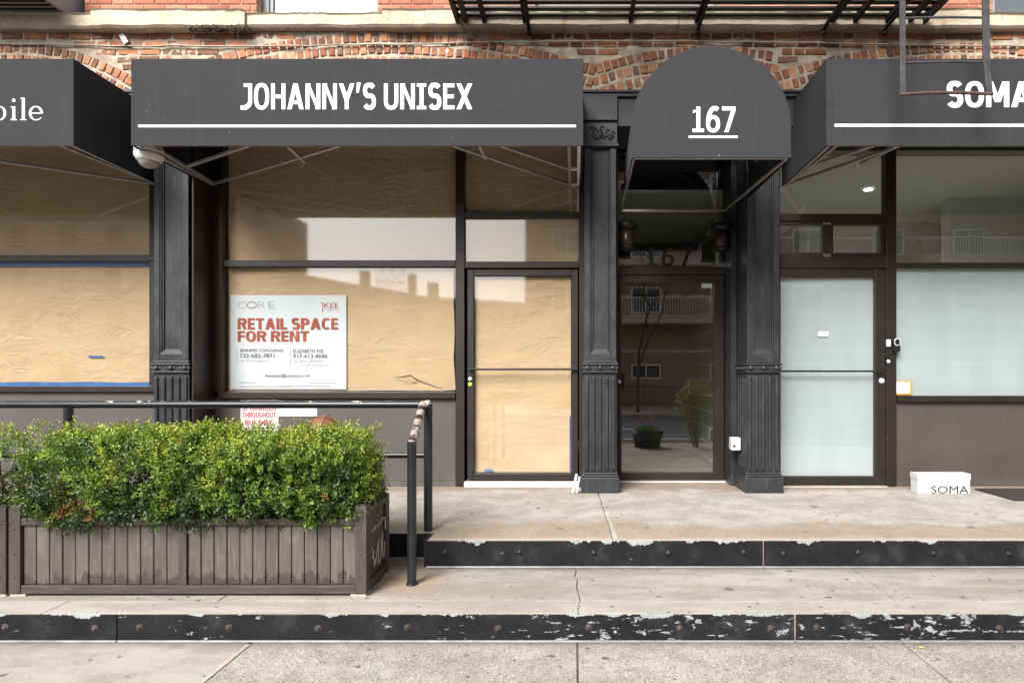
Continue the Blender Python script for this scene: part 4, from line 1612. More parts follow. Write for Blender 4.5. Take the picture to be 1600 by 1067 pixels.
def strip(parent, name, mat, px0, px1, py0, py1, d, y, seed=0.0, amp=0.006):
    x0, x1 = PX(px0, d), PX(px1, d)
    n = max(3, int((x1 - x0) / 0.08))
    vs, fs = [], []
    for i in range(n + 1):
        x = x0 + (x1 - x0) * i / n
        w = amp * hash2(x * 2.1 + seed, 1.0)
        vs += [(x, y, PZ(py1, d) + w * 0.4), (x, y, PZ(py0, d) + w)]
    for i in range(n):
        fs.append((2 * i, 2 * i + 2, 2 * i + 3, 2 * i + 1))
    m = MB(); m.add(vs, fs)
    return m.build(name, mat, parent, fix=False)


grid_sheet('paper_sheet', 'kraft_paper', -196, 236, 226, 348, D, 0.045, 0.012, 'brown paper filling the shaded top of the far left window', 1.0)
p = grid_sheet('paper_sheet', 'kraft_paper', -196, 236, 344, 402, D, 0.028, 0.005, 'narrow brown paper band above the crossbar of the far left window', 2.0, sag=0.008)
p = grid_sheet('paper_sheet', 'kraft_paper', -196, 236, 411, 560, D, 0.038, 0.008, 'large creased brown paper in the lower far left window with dark tape on top', 3.0)
strip(p, 'tape', 'blue_tape', -196, 236, 409.0, 415.5, D, 0.012, 1, 0.004)
p = grid_sheet('paper_sheet', 'kraft_paper', -196, 235, 555, 600, D, 0.022, 0.005, 'bottom brown paper strip of the far left window edged with bright blue tape', 4.0)
strip(p, 'tape', 'blue_tape', -196, 236, 597, 603, D, 0.008, 2, 0.012)
strip(p, 'tape', 'blue_tape', 137, 160, 555.5, 558.5, D, 0.008, 3, 0.002)
grid_sheet('paper_sheet', 'kraft_paper', 354, 714, 224, 410, D, 0.036, 0.012, 'brown paper behind the large upper pane above the rent poster', 5.0)
grid_sheet('paper_sheet', 'kraft_paper', 727, 905, 224, 335, D, 0.036, 0.012, 'crumpled brown paper in the shaded top pane above the papered door', 6.0)
grid_sheet('paper_sheet', 'kraft_paper_pale', 727, 904, 341, 411, D, 0.026, 0.003, 'smooth pale brown paper in the transom just above the papered door', 7.0)
p = grid_sheet('paper_sheet', 'kraft_paper', 741.5, 892, 433, 738, D, 0.024, 0.008, 'creased brown paper covering the glass of the closed shop door', 8.0)
strip(p, 'tape', 'blue_tape', 765, 800, 432, 434, D, 0.001, 4)
strip(p, 'tape', 'violet_tape', 890, 893, 650, 738, D, 0.001, 5)
strip(p, 'tape', 'blue_tape', 757, 770, 733, 737, D, 0.001, 6)

# the torn sheet beside the poster: outline with a real slit
bmm = bmesh.new()
def loop(pts, y):
    vs = [bmm.verts.new((PX(a, D), y, PZ(b, D))) for a, b in pts]
    for i in range(len(vs)):
        bmm.edges.new((vs[i], vs[(i + 1) % len(vs)]))
loop([(354, 417), (707, 417), (708, 470), (709.5, 520), (708, 560), (711, 609), (690, 610.5), (600, 610), (500, 611), (354, 611)], 0.03)
loop([(609, 589.5), (625, 588.5), (640, 585.6), (652, 593.4), (668, 599.6), (692, 608.5), (690, 608.6), (667, 600.8), (651, 594.8), (640, 587.4), (626, 589.9)], 0.03)
bmesh.ops.triangle_fill(bmm, use_beauty=True, use_dissolve=False, edges=bmm.edges[:])
for f in bmm.faces:
    f.normal_update()
    if f.normal.y > 0:
        f.normal_flip()
me = bpy.data.meshes.new('paper_sheet')
bmm.to_mesh(me); bmm.free()
p = link('paper_sheet', me, 'kraft_paper')
tag(p, 'brown paper with a ragged tear at its lower corner beside the rent poster', 'paper')
fl = MB()
fl.add([(PX(612, D), 0.028, PZ(592, D)), (PX(640, D), 0.012, PZ(589, D)), (PX(652, D), 0.014, PZ(596, D)), (PX(640, D), 0.028, PZ(600, D))], [(0, 1, 2, 3)])
fl.build('torn_flap', 'kraft_paper', p)

# ------------------------------------------------------------------ rent poster
po = grid_sheet('poster', 'poster_paper', 359, 540.5, 461, 608, D, 0.013, 0.0025, None, 9.0)
tag(po, 'white rent poster with red heading RETAIL SPACE FOR RENT in the shop window', 'poster')
PD = 6.5
OFF = -0.0085
def ptext(rows, mat, nm='lettering'):
    m = MB()
    for (s, a, b, c, e, bold, sp) in rows:
        text_px(m, s, a, b, c, e, PD, OFF, bold, sp)
    return m.build(nm, mat, po)


m = MB()
sign_px(m, 'RETAIL SPACE', 370.5, 528, 497, 514.6, PD, OFF, v=0.225, h=0.185, gap=0.075, space=0.26)
sign_px(m, 'FOR RENT', 370.5, 482, 517, 533.5, PD, OFF, v=0.225, h=0.185, gap=0.075, space=0.26)
m.build('heading', 'red_print', po, fix=False)
ptext([('KEE', 506, 528, 473, 481.5, 0.0, 1.0)], 'red_print')
ptext([('JENNIFER CORCORAN', 374, 441, 545, 551, 0.004, 1.05), ('732-682-7871', 374, 428, 552.5, 558.5, 0.006, 1.05), ('ELIZABETH KEE', 457.5, 505, 545.5, 551, 0.0, 1.05), ('917-613-8686', 457.5, 511, 553, 559, 0.004, 1.05), ('keeteam@corenyc.com', 414, 484, 584, 590.5, 0.004, 1.05)], 'grey_print')
ptext([('C', 370, 384, 471, 482, -0.012, 1), ('RE', 402, 428, 471, 482, -0.014, 1.1), ('TEAM', 508, 528, 483, 486.5, -0.012, 1.1), ('Lic. RE Salesperson', 374, 418, 561, 566, -0.005, 1), ('Lic. Assoc. RE Broker', 458, 505, 561, 566, -0.008, 1), ('Lic. RE Salesperson', 470, 514, 568, 572.5, -0.010, 1)], 'pale_print')
m = MB()
def ring(mb, cx, cz, rx, rz, w, y, n=28, wz=None):
    wz = w if wz is None else wz
    vs, fs = [], []
    for i in range(n):
        a = 2 * math.pi * i / n
        vs += [(cx + rx * math.cos(a), y, cz + rz * math.sin(a)), (cx + (rx - w) * math.cos(a), y, cz + (rz - wz) * math.sin(a))]
    for i in range(n):
        j = (i + 1) % n
        fs.append((2 * i, 2 * j, 2 * j + 1, 2 * i + 1))
    mb.add(vs, fs)
ring(m, PX(392.5, D), PZ(476.5, D), 0.052, 0.036, 0.007, -OFF * 0 + 0.0085)
m.build('emblem', 'red_print', po)
m = MB()
m.box(PX(503, D), PX(504, D), 0.0083, 0.0088, PZ(487, D), PZ(473, D))
m.bar((PX(500.5, D), 0.0085, PZ(471, D)), (PX(503.5, D), 0.0085, PZ(475, D)), 0.006, 0.0004, (0, 1, 0))
m.build('emblem', 'red_print', po)
m = MB()
m.box(PX(369, D), PX(369.6, D), 0.0083, 0.0088, PZ(568, D), PZ(544, D))
m.box(PX(453, D), PX(453.6, D), 0.0083, 0.0088, PZ(572, D), PZ(544, D))
for (a, b, zy) in ((371, 400, 597), (371, 455, 603), (438, 515, 602.5), (480, 525, 598)):
    m.box(PX(a, D), PX(b, D), 0.0083, 0.0088, PZ(zy + 0.7, D), PZ(zy, D))
m.build('rule_line', 'pale_print', po)

# ------------------------------------------------------------------ notices on the base panel
t = thing('sprinkler_sign', 'white notice with red sprinkler lettering half hidden behind hedge and rail', 'sign', (PX(407, D), -0.03, PZ(650, D)))
m = MB().box(PX(378, D), PX(437, D), -0.0265, -0.0205, PZ(676, D), PZ(624, D)); m.build('plate', 'white_plastic', t)
m = MB()
sign_px(m, 'SPRINKLER', 380, 434, 632, 641, D, 0.028, v=0.2, h=0.16)
sign_px(m, 'THROUGHOUT', 381, 433, 643.5, 652, D, 0.028, v=0.2, h=0.16)
sign_px(m, 'BUILDING', 385, 430, 655.5, 664, D, 0.028, v=0.2, h=0.16)
m.build('lettering', 'crimson_print', t)
m = MB().box(PX(437.5, D), PX(497, D), -0.0255, -0.0205, PZ(650, D), PZ(626, D))
tag(m.build('blank_sign', 'white_plastic'), 'blank white plate beside the sprinkler notice behind the handrail', 'sign')

# ------------------------------------------------------------------ awnings
def awning(x0, x1, label, d=5.3, ya=-0.387):
    t = thing('awning', label, 'awning', ((x0 + x1) / 2, DY(d), 3.35), 'charcoal box awnings over the shops')
    y = DY(d)
    zb, zt = PZ(228, d), PZ(92, d)
    m = MB()
    th = 0.006
    m.box(x0, x1, y, y + th, zb, zt)                                  # valance
    m.box(x0, x1, y + th + 0.0005, ya - 0.02, zt - th, zt)              # top
    for (a, b) in ((x0, x0 + th), (x1 - th, x1)):
        m.box(a, b, y + th + 0.0005, ya - 0.02, zb + 0.001, zt - th - 0.0005)
        m.box(a, b, ya - 0.019, -0.055, zb + 0.001, 3.815)
    m.build('canopy', 'awning_cloth', t, 0.003, 1)
    return t, zb, zt, y


def frame_bars(t, segs, mat='aluminium', w=0.028):
    m = MB()
    for a, b in segs:
        m.bar(a, b, w, 0.026)
    m.build('frame_bar', mat, t, 0.003, 1)


# left awning
tL, zb, zt, yA = awning(-8.2, PX(115, 5.3), 'charcoal box awning over the far left papered shop, ending left of the dome camera')
xr = PX(115, 5.3) - 0.03
frame_bars(tL, [((xr, yA + 0.02, zb + 0.02), (xr, -0.07, zb + 0.02)), ((xr - 0.11, yA + 0.02, zb + 0.02), (xr - 0.02, -0.10, zb + 0.03)), ((-8.1, yA + 0.025, zb + 0.02), (xr - 0.02, yA + 0.025, zb + 0.02)), ((xr - 0.02, -0.09, zb + 0.02), (xr - 1.5, yA + 0.05, zb + 0.02))])
m = MB()
yT = yA - 0.002
def gx(p): return PX(p, 5.3)
def gz(p): return PZ(p, 5.3)
zb_, zx_ = 188.3, 167.0           # baseline, x-height in the photo
def stem(px0, px1, top, serif_l=True, serif_top=True):
    m.box(gx(px0), gx(px1), yT, yT + 0.001, gz(zb_), gz(top))
    m.box(gx(px0 - 2.6), gx(px1 + 2.6), yT - 0.0004, yT + 0.0006, gz(zb_), gz(zb_ - 1.5))
    if serif_top:
        m.add([(gx(px0 - 3), yT - 0.0005, gz(top)), (gx(px0 + 1), yT - 0.0005, gz(top + 3)), (gx(px1), yT - 0.0005, gz(top))], [(0, 1, 2)])
def bowl(cpx, w=11.0):
    ring(m, gx(cpx), gz((zb_ + zx_) / 2 - 0.2), w * 0.0053, 11.2 * 0.0053, 4.0 * 0.0053, yT - 0.0006, 40, 1.6 * 0.0053)
bowl(-29)                                                          # o
stem(-13.5, -9.5, 153.5); bowl(-0.5, 10.6)                              # b
stem(19.5, 24, 167); m.lathe([(0.0, 0), (2.7 * 0.0053, 0.0001)], (gx(21.8), yT - 0.0005, gz(157.5)), 20, 'y')   # i
stem(34.5, 39, 153.5)                                              # l
ecx = 56.5                                                         # e
ew, eh, ec = 11.0 * 0.0053, 11.2 * 0.0053, gz((zb_ + zx_) / 2 - 0.2)
vs, fs = [], []
ne = 40
for i in range(ne + 1):
    a = R(2 + 322 * i / ne)
    tk = 1.0 if i < ne * 0.85 else (1 - (i / ne - 0.85) / 0.15 * 0.75)
    vs += [(gx(ecx) + ew * math.cos(a), yT - 0.0006, ec + eh * math.sin(a)), (gx(ecx) + (ew - 4.0 * 0.0053 * tk) * math.cos(a), yT - 0.0006, ec + (eh - 1.6 * 0.0053 * tk) * math.sin(a))]
for i in range(ne):
    fs.append((2 * i, 2 * i + 2, 2 * i + 3, 2 * i + 1))
m.add(vs, fs)
m.box(gx(ecx - 8), gx(ecx + 10.6), yT - 0.0009, yT, gz(178), gz(176.4))
m.build('lettering', 'white_print', tL, fix=False)

# middle awning
tM, zb, zt, yA = awning(PX(204.5, 5.3), PX(911.5, 5.3), 'widest charcoal box awning with white lettering and stripe, dome camera under its corner')
m = MB()
sign_px(m, 'JOHANNY\u2019S UNISEX', 376, 738, 131, 171.3, 5.3, v=0.185, h=0.150, serif=True, gap=0.10, space=0.30)
m.build('lettering', 'white_print', tM, fix=False)
m = MB().box(PX(216, 5.3), PX(900, 5.3), yA - 0.002, yA - 0.0005, PZ(199.3, 5.3), PZ(195.5, 5.3))
m.build('stripe', 'white_print', tM)
zf = zb + 0.02
xl, xr = PX(204.5, 5.3) + 0.035, PX(911.5, 5.3) - 0.035
frame_bars(tM, [((xl, yA + 0.02, zf), (xl, 0.0 - 0.06, zf)), ((xl + 0.09, yA + 0.05, zf + 0.005), (xl + 0.02, -0.03, zf + 0.005)), ((xl, yA + 0.025, zf), (xr, yA + 0.025, zf)),
                ((xl + 0.02, -0.09, zf), (PX(530, 5.35), yA + 0.05, zf)), ((xl + 0.08, -0.62, zf), (PX(388, 5.35), yA + 0.05, zf)),
                ((PX(450, 5.35), yA + 0.05, zf - 0.005), (PX(476, 5.75), -0.75, zf - 0.005)),
                ((xr - 0.09, -0.07, zf), (PX(708, 5.35), yA + 0.05, zf)), ((xr - 0.09, -0.55, zf), (PX(783, 5.35), yA + 0.05, zf)),
                ((PX(750, 5.35), yA + 0.05, zf - 0.005), (PX(758, 5.65), -0.85, zf - 0.005)), ((xr - 0.085, yA + 0.03, zf), (xr - 0.085, -0.06, zf))])
frame_bars(tM, [((xr - 0.0, yA + 0.03, zf), (xr - 0.0, -0.06, zf)), ((xr - 0.075, -0.06, zf), (xr - 0.01, -0.06, zf)), ((xr - 0.075, -0.55, zf), (xr - 0.01, -0.55, zf))], 'bright_aluminium', 0.03)
# right awning
tS, zb, zt, yA = awning(PX(1291.5, 5.3), 7.6, 'charcoal box awning with white lettering and stripe behind the hanging iron ladder')
m = MB()
sign_px(m, 'SOMA', 1479, 1612, 128, 168, 5.3, v=0.205, h=0.175, gap=0.075)
m.build('lettering', 'white_print', tS, fix=False)
m = MB().box(PX(1304, 5.3), PX(1900, 5.3), yA - 0.002, yA - 0.0005, PZ(198.5, 5.3), PZ(194, 5.3))
m.build('stripe', 'white_print', tS)
xl = PX(1291.5, 5.3) + 0.035
frame_bars(tS, [((xl, yA + 0.02, zf), (xl, -0.06, zf)), ((xl + 0.07, yA + 0.05, zf + 0.005), (xl + 0.02, -0.03, zf + 0.005)), ((xl, yA + 0.025, zf), (7.5, yA + 0.025, zf)),
                ((xl + 0.02, -0.09, zf), (PX(1405, 5.35), yA + 0.06, zf)), ((xl + 0.02, -0.62, zf), (PX(1365, 5.35), yA + 0.05, zf)),
                ((PX(1400, 5.35), yA + 0.05, zf - 0.005), (PX(1345, 5.8), -0.7, zf - 0.005)), ((7.4, -0.09, zf), (6.2, yA + 0.05, zf))])

# arched awning 167
DA = 4.95
ax0, ax1 = PX(987, DA), PX(1236.5, DA)
acx, ar = (ax0 + ax1) / 2, (ax1 - ax0) / 2
azc, azb = PZ(198, DA), PZ(247, DA)
tA = thing('arched_awning', 'charcoal round topped awning with white number 167 over the entrance', 'awning', (acx, DY(DA), azb))
out = [(ax0, azb), (ax1, azb)] + [(acx + ar * math.cos(R(180 * i / 36)), azc + ar * math.sin(R(180 * i / 36))) for i in range(37)]
m = MB(); m.prism(out, DY(DA), DY(DA) + 0.006)
m.build('front_panel', 'awning_cloth', tA, 0.002, 1)
m = MB()
path = [(ax0, azb)] + [(acx - ar * math.cos(R(180 * i / 36)), azc + ar * math.sin(R(180 * i / 36))) for i in range(37)] + [(ax1, azb)]
yb = -0.435
vs, fs = [], []
for (x, z) in path:
    k1 = 0.955
    inn = 0.993
    for (yy, sx) in ((DY(DA) + 0.007, 1.0), (yb, k1)):
        vs.append((acx + (x - acx) * sx, yy, z))
    for (yy, sx) in ((DY(DA) + 0.007, inn), (yb, k1 * inn)):
        vs.append((acx + (x - acx) * sx, yy, (z - azc) * inn + azc if z > azc else z))
for i in range(len(path) - 1):
    q = 4 * i
    fs += [(q, q + 1, q + 5, q + 4), (q + 2, q + 6, q + 7, q + 3), (q, q + 4, q + 6, q + 2), (q + 1, q + 3, q + 7, q + 5)]
m.add(vs, fs, None, True)
m.build('barrel_canopy', 'awning_cloth', tA)
m = MB()
sign_px(m, '167', 1082, 1149, 167, 207, DA, v=0.165, h=0.150, gap=0.09)
m.build('lettering', 'white_print', tA, fix=False)
m = MB().box(PX(1076, DA), PX(1152.5, DA), DY(DA) - 0.002, DY(DA) - 0.0005, PZ(216, DA), PZ(212.5, DA)); m.build('underline', 'white_print', tA)
frame_bars(tA, [((ax0 + 0.02, DY(DA) + 0.03, azb + 0.012), (ax0 + 0.04, 0.16, azb + 0.03)), ((ax1 - 0.02, DY(DA) + 0.03, azb + 0.012), (1.565, -0.04, azb + 0.03)), ((ax0 + 0.02, DY(DA) + 0.03, azb + 0.012), (ax1 - 0.02, DY(DA) + 0.03, azb + 0.012)),
                ((ax0 + 0.03, 0.15, azb + 0.035), (1.565, 0.15, azb + 0.035)), ((1.565, -0.04, azb + 0.032), (1.565, 0.165, azb + 0.034))], 'aluminium', 0.016)
rib = MB()
for yy in (-0.75, -0.46):
    rib.tube([(acx - ar * 0.93 * math.cos(R(180 * i / 24)), yy, azc + ar * 0.965 * math.sin(R(180 * i / 24))) for i in range(25)], 0.010, 8)
rib.build('hoop', 'aluminium', tA)

# ------------------------------------------------------------------ dome camera, small fittings
cxm, cym, czm = PX(233, 5.5), DY(5.5), PZ(232, 5.5)
t = thing('security_camera', 'white dome camera hanging under the left corner of the widest awning', 'camera', (cxm, cym, czm))
m = MB(); m.lathe([(0.0, 0.03), (0.09, 0.03), (0.112, 0.0), (0.114, -0.045), (0.0, -0.045)], (cxm, cym, czm), 28); m.build('mount_base', 'white_plastic', t)
m = MB(); m.lathe([(0.0, -0.050), (0.114, -0.050), (0.113, -0.075), (0.096, -0.105), (0.084, -0.118), (0.0, -0.116)], (cxm, cym, czm), 28); m.build('housing', 'white_plastic', t)
m = MB(); m.lathe([(0.083, -0.112), (0.078, -0.135), (0.060, -0.158), (0.034, -0.170), (0.0, -0.174)], (cxm, cym, czm), 28); m.build('dome', 'camera_dome', t)

t = thing('doorbell', 'black video doorbell with white ring on the brown frame beside the frosted door', 'doorbell', (PX(1395, D), -0.06, PZ(548, D)))
m = MB()
def stadium(cx, cz, w, h, n=10):
    r = w / 2
    return [(cx + r * math.cos(R(180 + 180 * i / n)), cz - h / 2 + r + r * math.sin(R(180 + 180 * i / n))) for i in range(n + 1)] + [(cx + r * math.cos(R(180 * i / n)), cz + h / 2 - r + r * math.sin(R(180 * i / n))) for i in range(n + 1)]
bx, bz = PX(1395.5, D), PZ(540, D)
m.prism(stadium(bx, bz, 0.066, 0.150), -0.082, -0.051); m.build('body', 'black_plastic', t, 0.004)
m = MB(); m.prism(stadium(bx, bz + 0.033, 0.062, 0.078), -0.086, -0.0825); m.build('ring', 'white_plastic', t, 0.002)
m = MB(); m.prism(stadium(bx, bz + 0.033, 0.046, 0.060), -0.088, -0.0865); m.build('lens', 'black_plastic', t)
m = MB().box(PX(1380, D), PX(1386.5, D), -0.075, -0.051, PZ(542, D), PZ(531, D))
tag(m.build('door_sensor', 'white_plastic', None, 0.004), 'small white contact box left of the video doorbell', 'sensor')
t = thing('parcel_card', 'orange edged white card standing in the corner of the frosted window', 'card', (PX(1410, D), -0.03, PZ(617, D)))
m = MB().box(PX(1397.5, D), PX(1424, D), -0.020, -0.014, PZ(617, D), PZ(594.5, D)); m.build('envelope', 'orange_card', t)
m = MB().box(PX(1397.5, D), PX(1420, D), -0.0225, -0.0205, PZ(614, D), PZ(596.5, D)); m.build('label_sheet', 'poster_paper', t)
m = MB()
for q in range(5):
    m.box(PX(1399, D), PX(1413 + (q * 7) % 5, D), -0.0232, -0.0228, PZ(601.6 + q * 2.4, D), PZ(601 + q * 2.4, D))
m.build('printed_line', 'pale_print', t)

t = thing('intercom', 'white box on the side of the recess beside the entrance door', 'intercom', (1.6, -0.1, PZ(690, 6.5)))
m = MB().box(1.535, 1.626, -0.24, -0.13, PZ(703, 6.3), PZ(683, 6.3)); m.build('cover', 'white_plastic', t, 0.008)
m = MB(); m.lathe([(0.0, -0.006), (0.012, -0.004), (0.012, 0.0)], (1.56, -0.24, PZ(696, 6.3)), 12, 'y'); m.build('button', 'black_plastic', t)

def sconce(x, y, z, side, label):
    t = thing('wall_lamp', label, 'lamp', (x, y, z), 'cylinder lamps in the entrance recess')
    m = MB(); m.lathe([(0.0, 0.10), (0.095, 0.10), (0.11, 0.08), (0.11, 0.045), (0.09, 0.03), (0.0, 0.03)], (x, y, z), 22); m.build('cap', 'black_steel', t)
    m = MB(); m.lathe([(0.0, 0.03), (0.078, 0.029), (0.078, -0.13), (0.07, -0.14), (0.0, -0.14)], (x, y, z), 22); m.build('shade', 'lamp_bronze', t)
    m = MB(); m.lathe([(0.0, -0.141), (0.085, -0.142), (0.085, -0.165), (0.0, -0.168)], (x, y, z), 22); m.build('foot', 'black_steel', t)
    m = MB().box(min(x, x + side * 0.115), max(x, x + side * 0.115), y - 0.03, y + 0.03, z + 0.04, z + 0.09); m.build('arm', 'black_steel', t)


sconce(0.53, 0.06, PZ(364, 6.56), -1, 'cylinder wall lamp beside the column on the papered shop side')
sconce(1.485, -0.02, PZ(366, 6.48), 1, 'cylinder wall lamp beside the column on the frosted shop side')

t = thing('white_trim', 'two broken white strips leaning against the column foot beside the papered door', 'trim', (PX(902, 6.15), -0.36, PLAT))
for (a, b, w) in ((894.5, 901, 0.022), (901, 905.5, 0.018)):
    m = MB(); m.bar((PX(a, 6.15), -0.45, PLAT + 0.008), (PX(b, 6.15), -0.43, PZ(738 + (a - 894) * 0.6, 6.15)), 0.014, w, (1, 0, 0)); m.build('strip', 'white_plastic', t, 0.002)

# wall plate on the brick and old white cable along it
m = MB()
pA = Vector((PX(189, 6.17), YB - 0.03, PZ(53, 6.17))); pB = Vector((PX(199, 6.17), YB - 0.045, PZ(69, 6.17)))
m.bar(pA, pB, 0.05, 0.008, (0, 1, 0))
tag(m.build('wall_bracket', 'white_plastic', None, 0.003), 'small tilted white metal bracket fixed to the brickwork above the gap between two awnings', 'bracket')
m = MB()
pts = []
for i in range(150):
    x = -7.0 + 13.2 * i / 149
    px = 898 + x * 1000 / 6.18
    py = 69 + 4 * math.sin(px / 210.0) + 1.3 * hash2(px * 0.02, 3) * 2
    pts.append((x, YB - 0.025 - 0.006 * hash2(x * 3, 1), PZ(py, 6.18)))
m.tube(pts, 0.0075, 6)
tag(m.build('wall_cable', 'joint_mortar'), 'thin sagging white cable strung along the old brickwork above the awnings', 'cable')

# air conditioner
t = thing('air_conditioner', 'window air conditioner jutting over the ledge at the upper left', 'air conditioner', (PX(45, 6.0), -0.4, PZ(14, 6.1)))
m = MB().box(PX(-62, 6.05), PX(92, 6.05), -0.74, -0.10, PZ(9, 6.0), PZ(9, 6.0) + 0.42); m.build('casing', 'window_grey', t, 0.012)
m = MB()
for i in range(9):
    m.box(PX(-58, 6.05), PX(88, 6.05), -0.72 + i * 0.065, -0.70 + i * 0.065, PZ(9, 6.0) - 0.012, PZ(9, 6.0) - 0.001)
m.build('underside_rib', 'black_steel', t)

# ------------------------------------------------------------------ fire escape and ladder
FZ = 4.86
fe = thing('fire_escape', 'black iron fire escape balcony fixed to the bricks above the lettered awnings', 'fire escape', (1.1, -0.5, FZ))
fx0, fx1 = PX(718, 6.1), PX(1440, 6.1)
m = MB()
for i in range(10):
    y = -0.40 - i * 0.105
    m.box(fx0, fx1, y - 0.055, y, FZ, FZ + 0.016)
m.build('floor_slats', 'black_steel', fe)
for px in (728, 757, 820, 985, 1088, 1300, 1335, 1385, 1420):
    x = PX(px, 6.1)
    m = MB().box(x - 0.02, x + 0.02, -1.50, -0.32, FZ - 0.055, FZ - 0.001)
    m.build('bearer', 'black_steel', fe)
m = MB()
m.box(fx0 - 0.03, fx0, -1.50, -0.32, FZ - 0.07, FZ + 0.02)
m.box(fx1, fx1 + 0.03, -1.50, -0.32, FZ - 0.07, FZ + 0.02)
m.box(fx0, fx1, -1.53, -1.50, FZ - 0.07, FZ + 0.02)
m.box(fx0, fx1, -0.385, -0.345, FZ - 0.03, FZ + 0.05)
m.build('edge_angle', 'black_steel', fe)
m = MB()
for z in (FZ + 0.45, FZ + 0.9):
    m.tube([(fx0, -0.3, z), (fx0, -1.51, z), (fx1, -1.51, z), (fx1, -0.3, z)], 0.014, 8)
n = 30
for i in range(n + 1):
    x = fx0 + (fx1 - fx0) * i / n
    m.tube([(x, -1.51, FZ), (x, -1.51, FZ + 0.9)], 0.008, 6)
for i in range(9):
    y = -0.36 - i * 0.14
    for x in (fx0, fx1):
        m.tube([(x, y, FZ), (x, y, FZ + 0.9)], 0.008, 6)
m.build('railing', 'black_steel', fe)
for px in (826, 1092, 1290, 1386):
    x = PX(px, 6.1)
    m = MB(); m.bar((x, -1.2, FZ - 0.05), (x, -0.33, FZ - 0.085), 0.03, 0.03); m.tube([(x, -0.36, FZ - 0.13), (x, -0.36, FZ + 0.02)], 0.012, 8); m.ball((x, -0.36, FZ - 0.13), 0.026, 10)
    m.build('bracket', 'black_steel', fe)

DL = 5.0
yl = DY(DL)
ldr = thing('drop_ladder', 'weathered grey iron ladder hanging from the fire escape in front of a charcoal awning', 'ladder', (PX(1478, DL), yl, PZ(148, DL)))
m = MB(); m.bar((PX(1410.5, DL), yl, PZ(149, DL)), (PX(1407.5, DL), yl - 0.02, PZ(-120, DL)), 0.045, 0.016, (0, 1, 0))
m.build('stringer', 'ladder_paint', ldr, 0.003)
m = MB(); m.bar((PX(1541, DL), yl, PZ(98, DL)), (PX(1536, DL), yl - 0.02, PZ(-120, DL)), 0.055, 0.016, (0, 1, 0)); m.bar((PX(1547.5, DL), yl + 0.01, PZ(148, DL)), (PX(1541, DL), yl, PZ(97, DL)), 0.050, 0.015, (0, 1, 0))
m.build('stringer', 'ladder_paint', ldr, 0.003)
for (a, b, y0, y1) in ((1408, 1539, 29, 28), (1409, 1543, 99, 97)):
    m = MB(); pts = [(PX(a + (b - a) * i / 8, DL), yl + 0.002, PZ(y0 + (y1 - y0) * i / 8 + 1.2 * math.sin(math.pi * i / 8) * -1, DL)) for i in range(9)]
    m.tube(pts, 0.0095, 8); m.build('rung', 'ladder_paint', ldr)
m = MB(); pts = [(PX(1405 + 146 * i / 8, DL), yl - 0.004, PZ(148.5 - 2.6 * math.sin(math.pi * i / 8) - i * 0.1, DL)) for i in range(9)]
m.tube(pts, [0.014] * 9, 4); m.build('rung', 'ladder_rust', ldr)

# ------------------------------------------------------------------ handrail
hr = thing('handrail', 'chipped black pipe handrail beside the hedge and steps', 'handrail', (-1.05, -2.1, PLAT))
yr = DY(4.594); xr_ = PX(669, 4.594); zr = PZ(632, 4.594)
r_p = 0.027
m = MB(); m.tube([(-9.0, yr, zr), (xr_ - 0.03, yr, zr)], r_p, 16); m.build('top_rail', 'rail_paint', hr)
m = MB(); m.tube([(-9.0, yr, PZ(711, 4.594)), (xr_ - r_p, yr, PZ(711, 4.594))], 0.022, 14); m.build('mid_rail', 'rail_paint', hr)
for x in (xr_, PX(107, 4.594), -6.3):
    m = MB(); m.tube([(x, yr, PLAT + 0.001), (x, yr, zr - 0.02 if x != xr_ else zr + 0.004)], 0.031, 16); m.build('post', 'rail_paint', hr)
yf_, xf_, zf_ = DY(3.963), PX(643.5, 3.963), PZ(689, 3.963)
m = MB(); m.tube([(xf_, yf_, TREAD + 0.001), (xf_, yf_, zf_)], 0.0285, 16); m.lathe([(0.0285, 0.0), (0.035, 0.0), (0.035, 0.008), (0.0285, 0.01)], (xf_, yf_, TREAD + 0.001), 16); m.build('post', 'rail_paint', hr)
m = MB(); m.ball((xr_ - 0.004, yr, zr), 0.033, 14)
m.tube([(xr_ - 0.032, yr, zr), (xr_, yr, zr)], 0.029, 14); m.build('elbow', 'rail_worn', hr)
m = MB(); m.tube([(xr_ - 0.035, yr - 0.01, zr), (xf_ + 0.003, yf_ - 0.0, zf_ - 0.005)], 0.0275, 16); m.ball((xf_ + 0.001, yf_, zf_ - 0.004), 0.0285, 14); m.build('sloping_rail', 'rail_worn', hr)

# ------------------------------------------------------------------ planters
def wtone():
    f = rnd.uniform(0.72, 1.25)
    return (0.113 * f, 0.092 * f, 0.088 * f)


